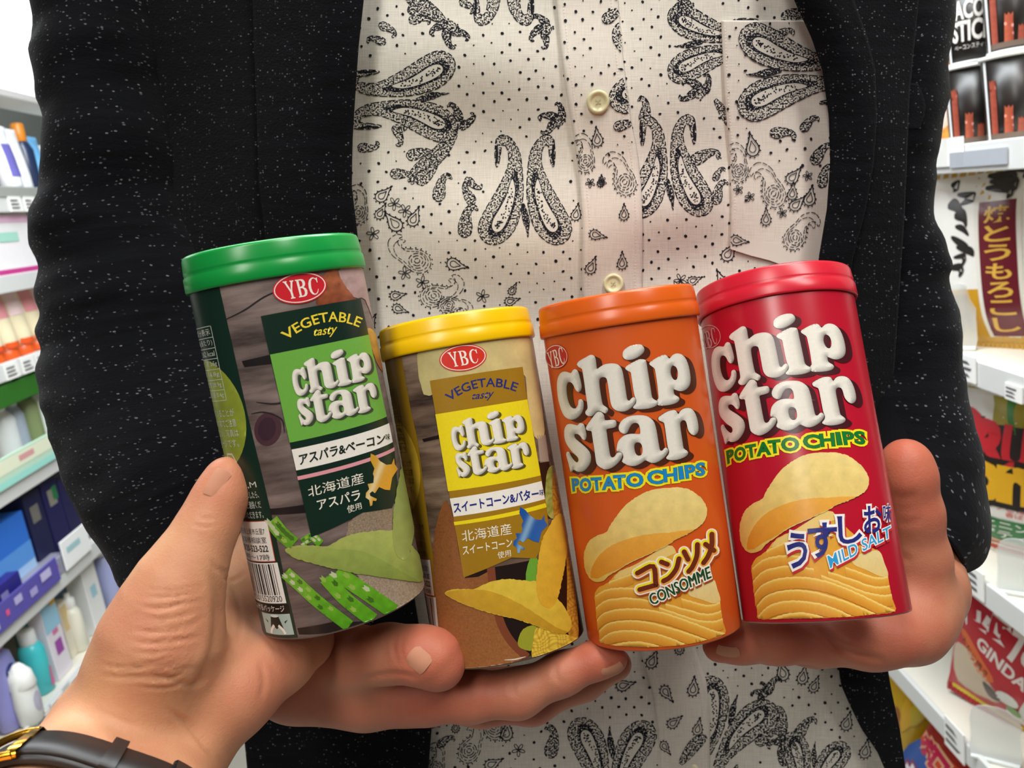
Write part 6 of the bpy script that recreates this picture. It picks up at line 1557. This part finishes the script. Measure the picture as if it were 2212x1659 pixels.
def d_navy(D, T):
    D.shape([smooth_loop([(-.9,.10),(-.2,.16),(.3,.42),(.5,.62),(.2,.66),(-.1,.55),(-.5,.52),(-.9,.30)], 4)], '#c99a4a', .001, T); D.shape([smooth_loop([(-.9,.5),(-.4,.62),(-.1,.8),(-.3,.95),(-.9,.9)], 3)], '#9a5a4e', .001, T)
bag('navy snack bag with a golden crisp picture beside the white and gold bag', 'R', 2075, HR[1], .15, .20, .27, .3, '#1c2250', d_navy, rollz=.28)
def d_corn(D, T):
    D.shape([[(-.98,.34),(.98,.34),(.98,.97),(-.98,.97)]], '#eceae4', .0008, T); D.shape([[(-.98,.97),(-.98,.34),(-.90,.34),(-.84,.97)]], '#b83a3a', .0012, T)
    D.shape([R_(-.98, .04, .98, .34)], '#cf9a24', .0008, T)
    D.shape([R_(-.18, .05, .42, .80)], '#e8e4da', .0014, T); D.shape([R_(-.12, .065, .36, .79)], '#6a1f2a', .0018, T)
    for k, c in enumerate('焼とうもろこし'): D.text(c, Qd(-.04, .685 - .098 * k, .28, .765 - .098 * k), '#e0b04a', .0022, T, bold=.02)
    r = random.Random(4)
    for k in range(9):
        x = -.62 + .18 * r.random(); y = .90 - .055 * k; D.shape([ribbon([(x, y), (x + r.uniform(.1, .3), y - r.uniform(-.01, .03)), (x + r.uniform(.0, .3), y - r.uniform(.03, .07))], r.uniform(.03, .075), 5, True)], '#2a2624', .0014 + 1e-5 * k, T)
    for k in range(4):
        x = -.1 + .2 * r.random(); y = .95 - .03 * k; D.shape([ribbon([(x, y), (x + .35, y - .02), (x + .3, y - .06)], .05, 5, True)], '#2a2624', .0026 + 1e-5 * k, T)
    for k in range(4):
        for j in range(12): D.shape([R_(-.82 + .13 * k, .10 + .018 * j, -.75 + .13 * k, .11 + .018 * j)], '#7a4a10', .0012, T)
bag('white and gold corn snack bag with a maroon lettered strip', 'R', 2172, HR[1], .07, .185, .245, .55, '#cda04a', d_corn, rollz=-.05)
M_CLEAR = plain('clear_divider', '#e6ece9', .15, noise_amt=.01, alpha=.38)
def divider(px, h, w, ht, inset, label, yaw=.9):
    e = empty('shelf_divider', mat=put('R', px, h, inset, yaw)); tag(e, label, 'divider', 'clear dividers on the right shelf')
    o = smooth_loop([(-w / 2, .002), (0, .001), (w / 2, .002), (w / 2, ht * .5), (w / 2, ht * .82), (w * .2, ht), (-w * .25, ht), (-w / 2, ht * .85), (-w / 2, ht * .4)], 3); n = len(o)
    V = [(x, -.0012, z) for x, z in o] + [(x, .0012, z) for x, z in o]; Q = [tuple(range(n)), tuple(range(2 * n - 1, n - 1, -1))] + [(i, (i + 1) % n, n + (i + 1) % n, n + i) for i in range(n)]
    mesh_obj('plate', V, Q, M_CLEAR, e, False); bevel_box('foot', (0, 0, .002), (XA, YA, ZA), (w, .012, .004), cmat('#dfe3e0', .3), e, .0006, world=False)
divider(2068, HR[1], .045, .088, .02, 'rounded clear divider before the white and gold bag')
price_tag('R', 2092, HR[1] + .004, .030, .034, True, 'white price tag beside the rounded clear divider'); price_tag('R', 2190, HR[1], .03, .02, True, 'barcode tag on the rail under the white and gold bag')

def d_crunch(D, T):
    D.shape([R_(-.98, .05, .98, .95)], '#e9e6e0', .0008, T); D.shape([smooth_loop([(-.9,.93),(-.3,.95),(-.1,.75),(.5,.72),(.98,.8),(.98,.97),(-.6,.97)], 3)], '#a89a24', .001, T); D.shape([smooth_loop([(-.05,.97),(.05,.82),(.2,.76),(.1,.88),(.12,.97)], 3)], '#3f8a34', .0014, T)
    D.shape([[(-.92,.80),(-.6,.86),(-.62,.82),(-.3,.83),(-.33,.79),(.0,.80),(.3,.80),(.9,.85),(.95,.56),(-.85,.54)]], '#2a2422', .0014, T)
    for ch, x0, x1, y0, y1 in (('C', -.92, -.42, .55, .84), ('R', -.40, .05, .56, .80), ('U', .05, .40, .57, .79), ('N', .42, .85, .57, .80)): D.text(ch, Qd(x0, y0, x1, y1), '#cc2a34', .002, T, bold=.06)
    for ch, x0, x1, y0, y1 in (('c', -.90, -.48, .36, .54), ('o', -.46, .0, .38, .56), ('r', .04, .40, .39, .56), ('n', .42, .9, .39, .56)):
        D.text(ch, Qd(x0, y0, x1, y1), '#241e1c', .0022, T, bold=.16); D.text(ch, Qd(x0, y0, x1, y1), '#e6ae22', .0026, T, bold=.07)
    D.text('カリッとはじける', Qd(-.4, .315, .9, .35), '#d8645a', .0016, T, bold=.01); D.text('香ばしコーン', Qd(.1, .28, .9, .31), '#d8645a', .0016, T, bold=.01)
    D.shape([smooth_loop([(-.95,.27),(.0,.255),(.95,.25),(.95,.10),(-.1,.105),(-.95,.115)], 3)], '#2a7a3c', .0016, T)
    D.text('トマトとニンニク', Qd(-.92, .195, .9, .245), '#eceee8', .002, T, bold=.02); D.text('スパゲティ味', Qd(-.85, .125, .7, .18), '#eceee8', .002, T, bold=.02)
    D.shape([R_(-.95, .03, .95, .10)], '#c8a888', .0012, T); D.shape([disc((.0, .045), .5, .03, 20)], '#b8442a', .0016, T); D.shape([R_(-.9, .03, -.6, .10)], '#c8323a', .0018, T)
bag('white corn snack bag with red and yellow lettering and a green band', 'R', 2176, HR[2], .07, .165, .245, .55, '#e4e0d8', d_crunch, rollz=.03, foil=False)
bag('second white snack bag half hidden behind the cardigan sleeve', 'R', 2118, HR[2], .12, .15, .235, .4, '#cfc8b0', lambda D, T: (D.shape([R_(-.9, .7, .9, .95)], '#b8aa3a', .0008, T)), foil=False)
price_tag('R', 2106, HR[2] + .006, .04, .04, True, 'white price tag hanging beside the sleeve cuff'); divider(2195, HR[2], .04, .075, .015, 'square clear divider above the red bag')

def d_gin(D, T):
    D.shape([R_(-.98, .05, .98, .95)], '#b41f2c', .0008, T)
    D.text('銀', Qd(-.62, .62, -.02, .88), '#eadfd8', .0014, T, bold=.035); D.text('だ', Qd(.02, .55, .50, .80), '#eadfd8', .0014, T, bold=.035); D.text('こ', Qd(.52, .48, .92, .70), '#eadfd8', .0014, T, bold=.035)
    D.text('GINDACO', quad([(-.45, .585), (.75, .40), (.70, .32), (-.50, .505)]), '#e8dcd4', .0014, T, bold=.03)
    D.shape([ribbon([(-.86, .90), (-.9, .75), (-.75, .58)], .07, 6, True)], '#eadfd8', .0014, T); D.shape([ribbon([(.95, .75), (.98, .6), (.75, .45)], .07, 6, True)], '#eadfd8', .0014, T)
    D.shape([smooth_loop([(-.85,.50),(-.65,.52),(-.15,.36),(-.2,.30),(-.4,.32)], 3)], '#d2622e', .0012, T); D.text('大だこ焼き', quad([(-.78, .495), (-.22, .37), (-.25, .325), (-.80, .45)]), '#4a1a12', .0016, T)
    D.shape([smooth_loop([(-.95,.36),(-.6,.42),(-.2,.30),(.0,.20),(-.3,.12),(-.8,.10)], 3)], '#c8b49a', .0012, T); D.shape([smooth_loop([(-.3,.28),(-.1,.26),(.0,.2),(-.2,.18)], 3)], '#4a3a34', .0016, T)
    for k, (x, y) in enumerate(((.1, .25), (.35, .22), (.55, .14), (.25, .12), (.5, .05))): D.shape([disc((x, y), .18, .05, 12, k)], '#d8d8d0', .0016 + 1e-5 * k, T)
    for k, (x, y) in enumerate(((.2, .17), (.42, .10))): D.shape([disc((x, y), .12, .04, 10, k)], '#6f9a4e', .002 + 1e-5 * k, T)
    D.shape([R_(-.9, .02, .95, .05)], '#d0b820', .0016, T)
bag('red snack bag with white brush lettering and capitals', 'R', 2170, HR[3], .075, .185, .235, .45, '#b41f2c', d_gin, rollz=.16)
price_tag('R', 2062, HR[3] - .004, .05, .05, True, 'white price tag above the orange and blue bag'); divider(2150, HR[3], .06, .085, .012, 'tall clear divider below the red bag')
A5 = shelf_hit('R', 2010, 1790, .03)[1]
bevel_box('shelf_board', shelf_pt('R', 1.5, A5 - .012, .2), (AD, AL, UP), (2.1, .40, .02), M_BOARD, bpy.data.objects['shelf_unit.001'], .002)
def d_pop(D, T):
    D.shape([R_(-.98, .40, .98, .97)], '#d8481e', .0008, T); D.shape([R_(-.98, .80, .98, .97)], '#9c2a1c', .001, T); D.shape([smooth_loop([(-.98,.03),(.98,.03),(.98,.36),(.4,.34),(-.2,.50),(-.98,.66)], 3)], '#1e4f9e', .0012, T)
    D.shape([R_(.25, .84, .75, .93)], '#cfc6c6', .0014, T)
    for k in range(8): D.shape([R_(.28 + .055 * k, .85, .31 + .055 * k, .92)], '#6a5a60', .0017, T)
    for k, c in enumerate('ポロポプス'):
        x = -.92 + .36 * k; y = .62 - .035 * k; q = quad([(x, y + .2), (x + .34, y + .17), (x + .34, y - .03), (x, y)])
        D.text(c, q, '#e8b48c', .0018, T, bold=.13); D.text(c, q, '#c2244e', .0022, T, bold=.05)
    for k, c in enumerate('せんべ'):
        x = -.92 + .5 * k; q = Qd(x, .12 + .0 * k, x + .44, .38); D.text(c, q, '#8a2a4a', .0018, T, bold=.14); D.text(c, q, '#e6e4ea', .0022, T, bold=.05)
bag('orange and blue snack bag with pink lettering below the price rail', 'R', 2020, A5, .055, .16, .185, .55, '#b8341e', d_pop, rollz=.42)
def d_gold(D, T):
    for k in range(6): D.shape([smooth_loop([(-.8 + .25 * k, .1 + .1 * k), (-.5 + .25 * k, .2 + .12 * k), (-.6 + .2 * k, .4 + .1 * k)], 3)], ('#e8c83a', '#b8861a', '#f0dc70', '#9a5a1a', '#d8a828', '#c8b030')[k], .001 + 1e-4 * k, T)
bag('crinkled gold foil snack bag next to the cardigan front', 'R', 1955, A5, .06, .15, .235, .35, '#c8a020', d_gold, rollz=.1, thick=.035)
bag('red snack bag behind the orange and blue bag', 'R', 2140, A5, .15, .15, .18, .5, '#9a1a1a', lambda D, T: D.shape([R_(-.9, .1, .9, .3)], '#b8281e', .0008, T), rollz=.3)

# ---------------- the rows go on along both shelves, behind the person
rf = random.Random(21)
_pal = {'L': ('#dfe6ea', '#3f7a4a', '#e8dcc0', '#2b2f66', '#b9a9d8', '#9fd0e0'), 'R': ('#c88a2e', '#a8282e', '#e2ded4', '#2a3a78', '#4e8a3e', '#d8b23a')}
for side, hs, s_from, s_to, lab, cat, grp in (('L', HL[:6], (2.05, 2.1, 2.15, 2.2, 2.3, 2.5), 2.95, 'plain carton further along the toiletries shelf, behind the person', 'box', 'cartons further along the toiletries shelf'),
                                    ('R', HR, (1.40, 1.40, 1.40, 1.5), 2.1, 'plain upright snack pack further along the snack shelf, behind the person', 'pack', 'packs further along the snack shelf')):
    for j, h in enumerate(hs):
        c = _pal[side][j % 6]; c2 = _pal[side][(j + 2) % 6]
        M0 = frame(shelf_pt(side, s_from[j], h, .07), facing(side)); w = .105 if side == 'L' else .15; ht = rf.uniform(.12, .16) if side == 'L' else .20
        e0 = carton('carton' if side == 'L' else 'snack_pack', lab, cat, M0, w, .07, ht, c, [(-.9, .25, .9, .55, c2), (-.6, .65, .6, .85, '#ece8e0')], grp)
        q = s_from[j] + w * 1.12
        while q < s_to: copy_thing(e0, frame(shelf_pt(side, q, h, .07 + rf.uniform(-.01, .015)), facing(side, rf.uniform(-.06, .06)))); q += w * 1.12
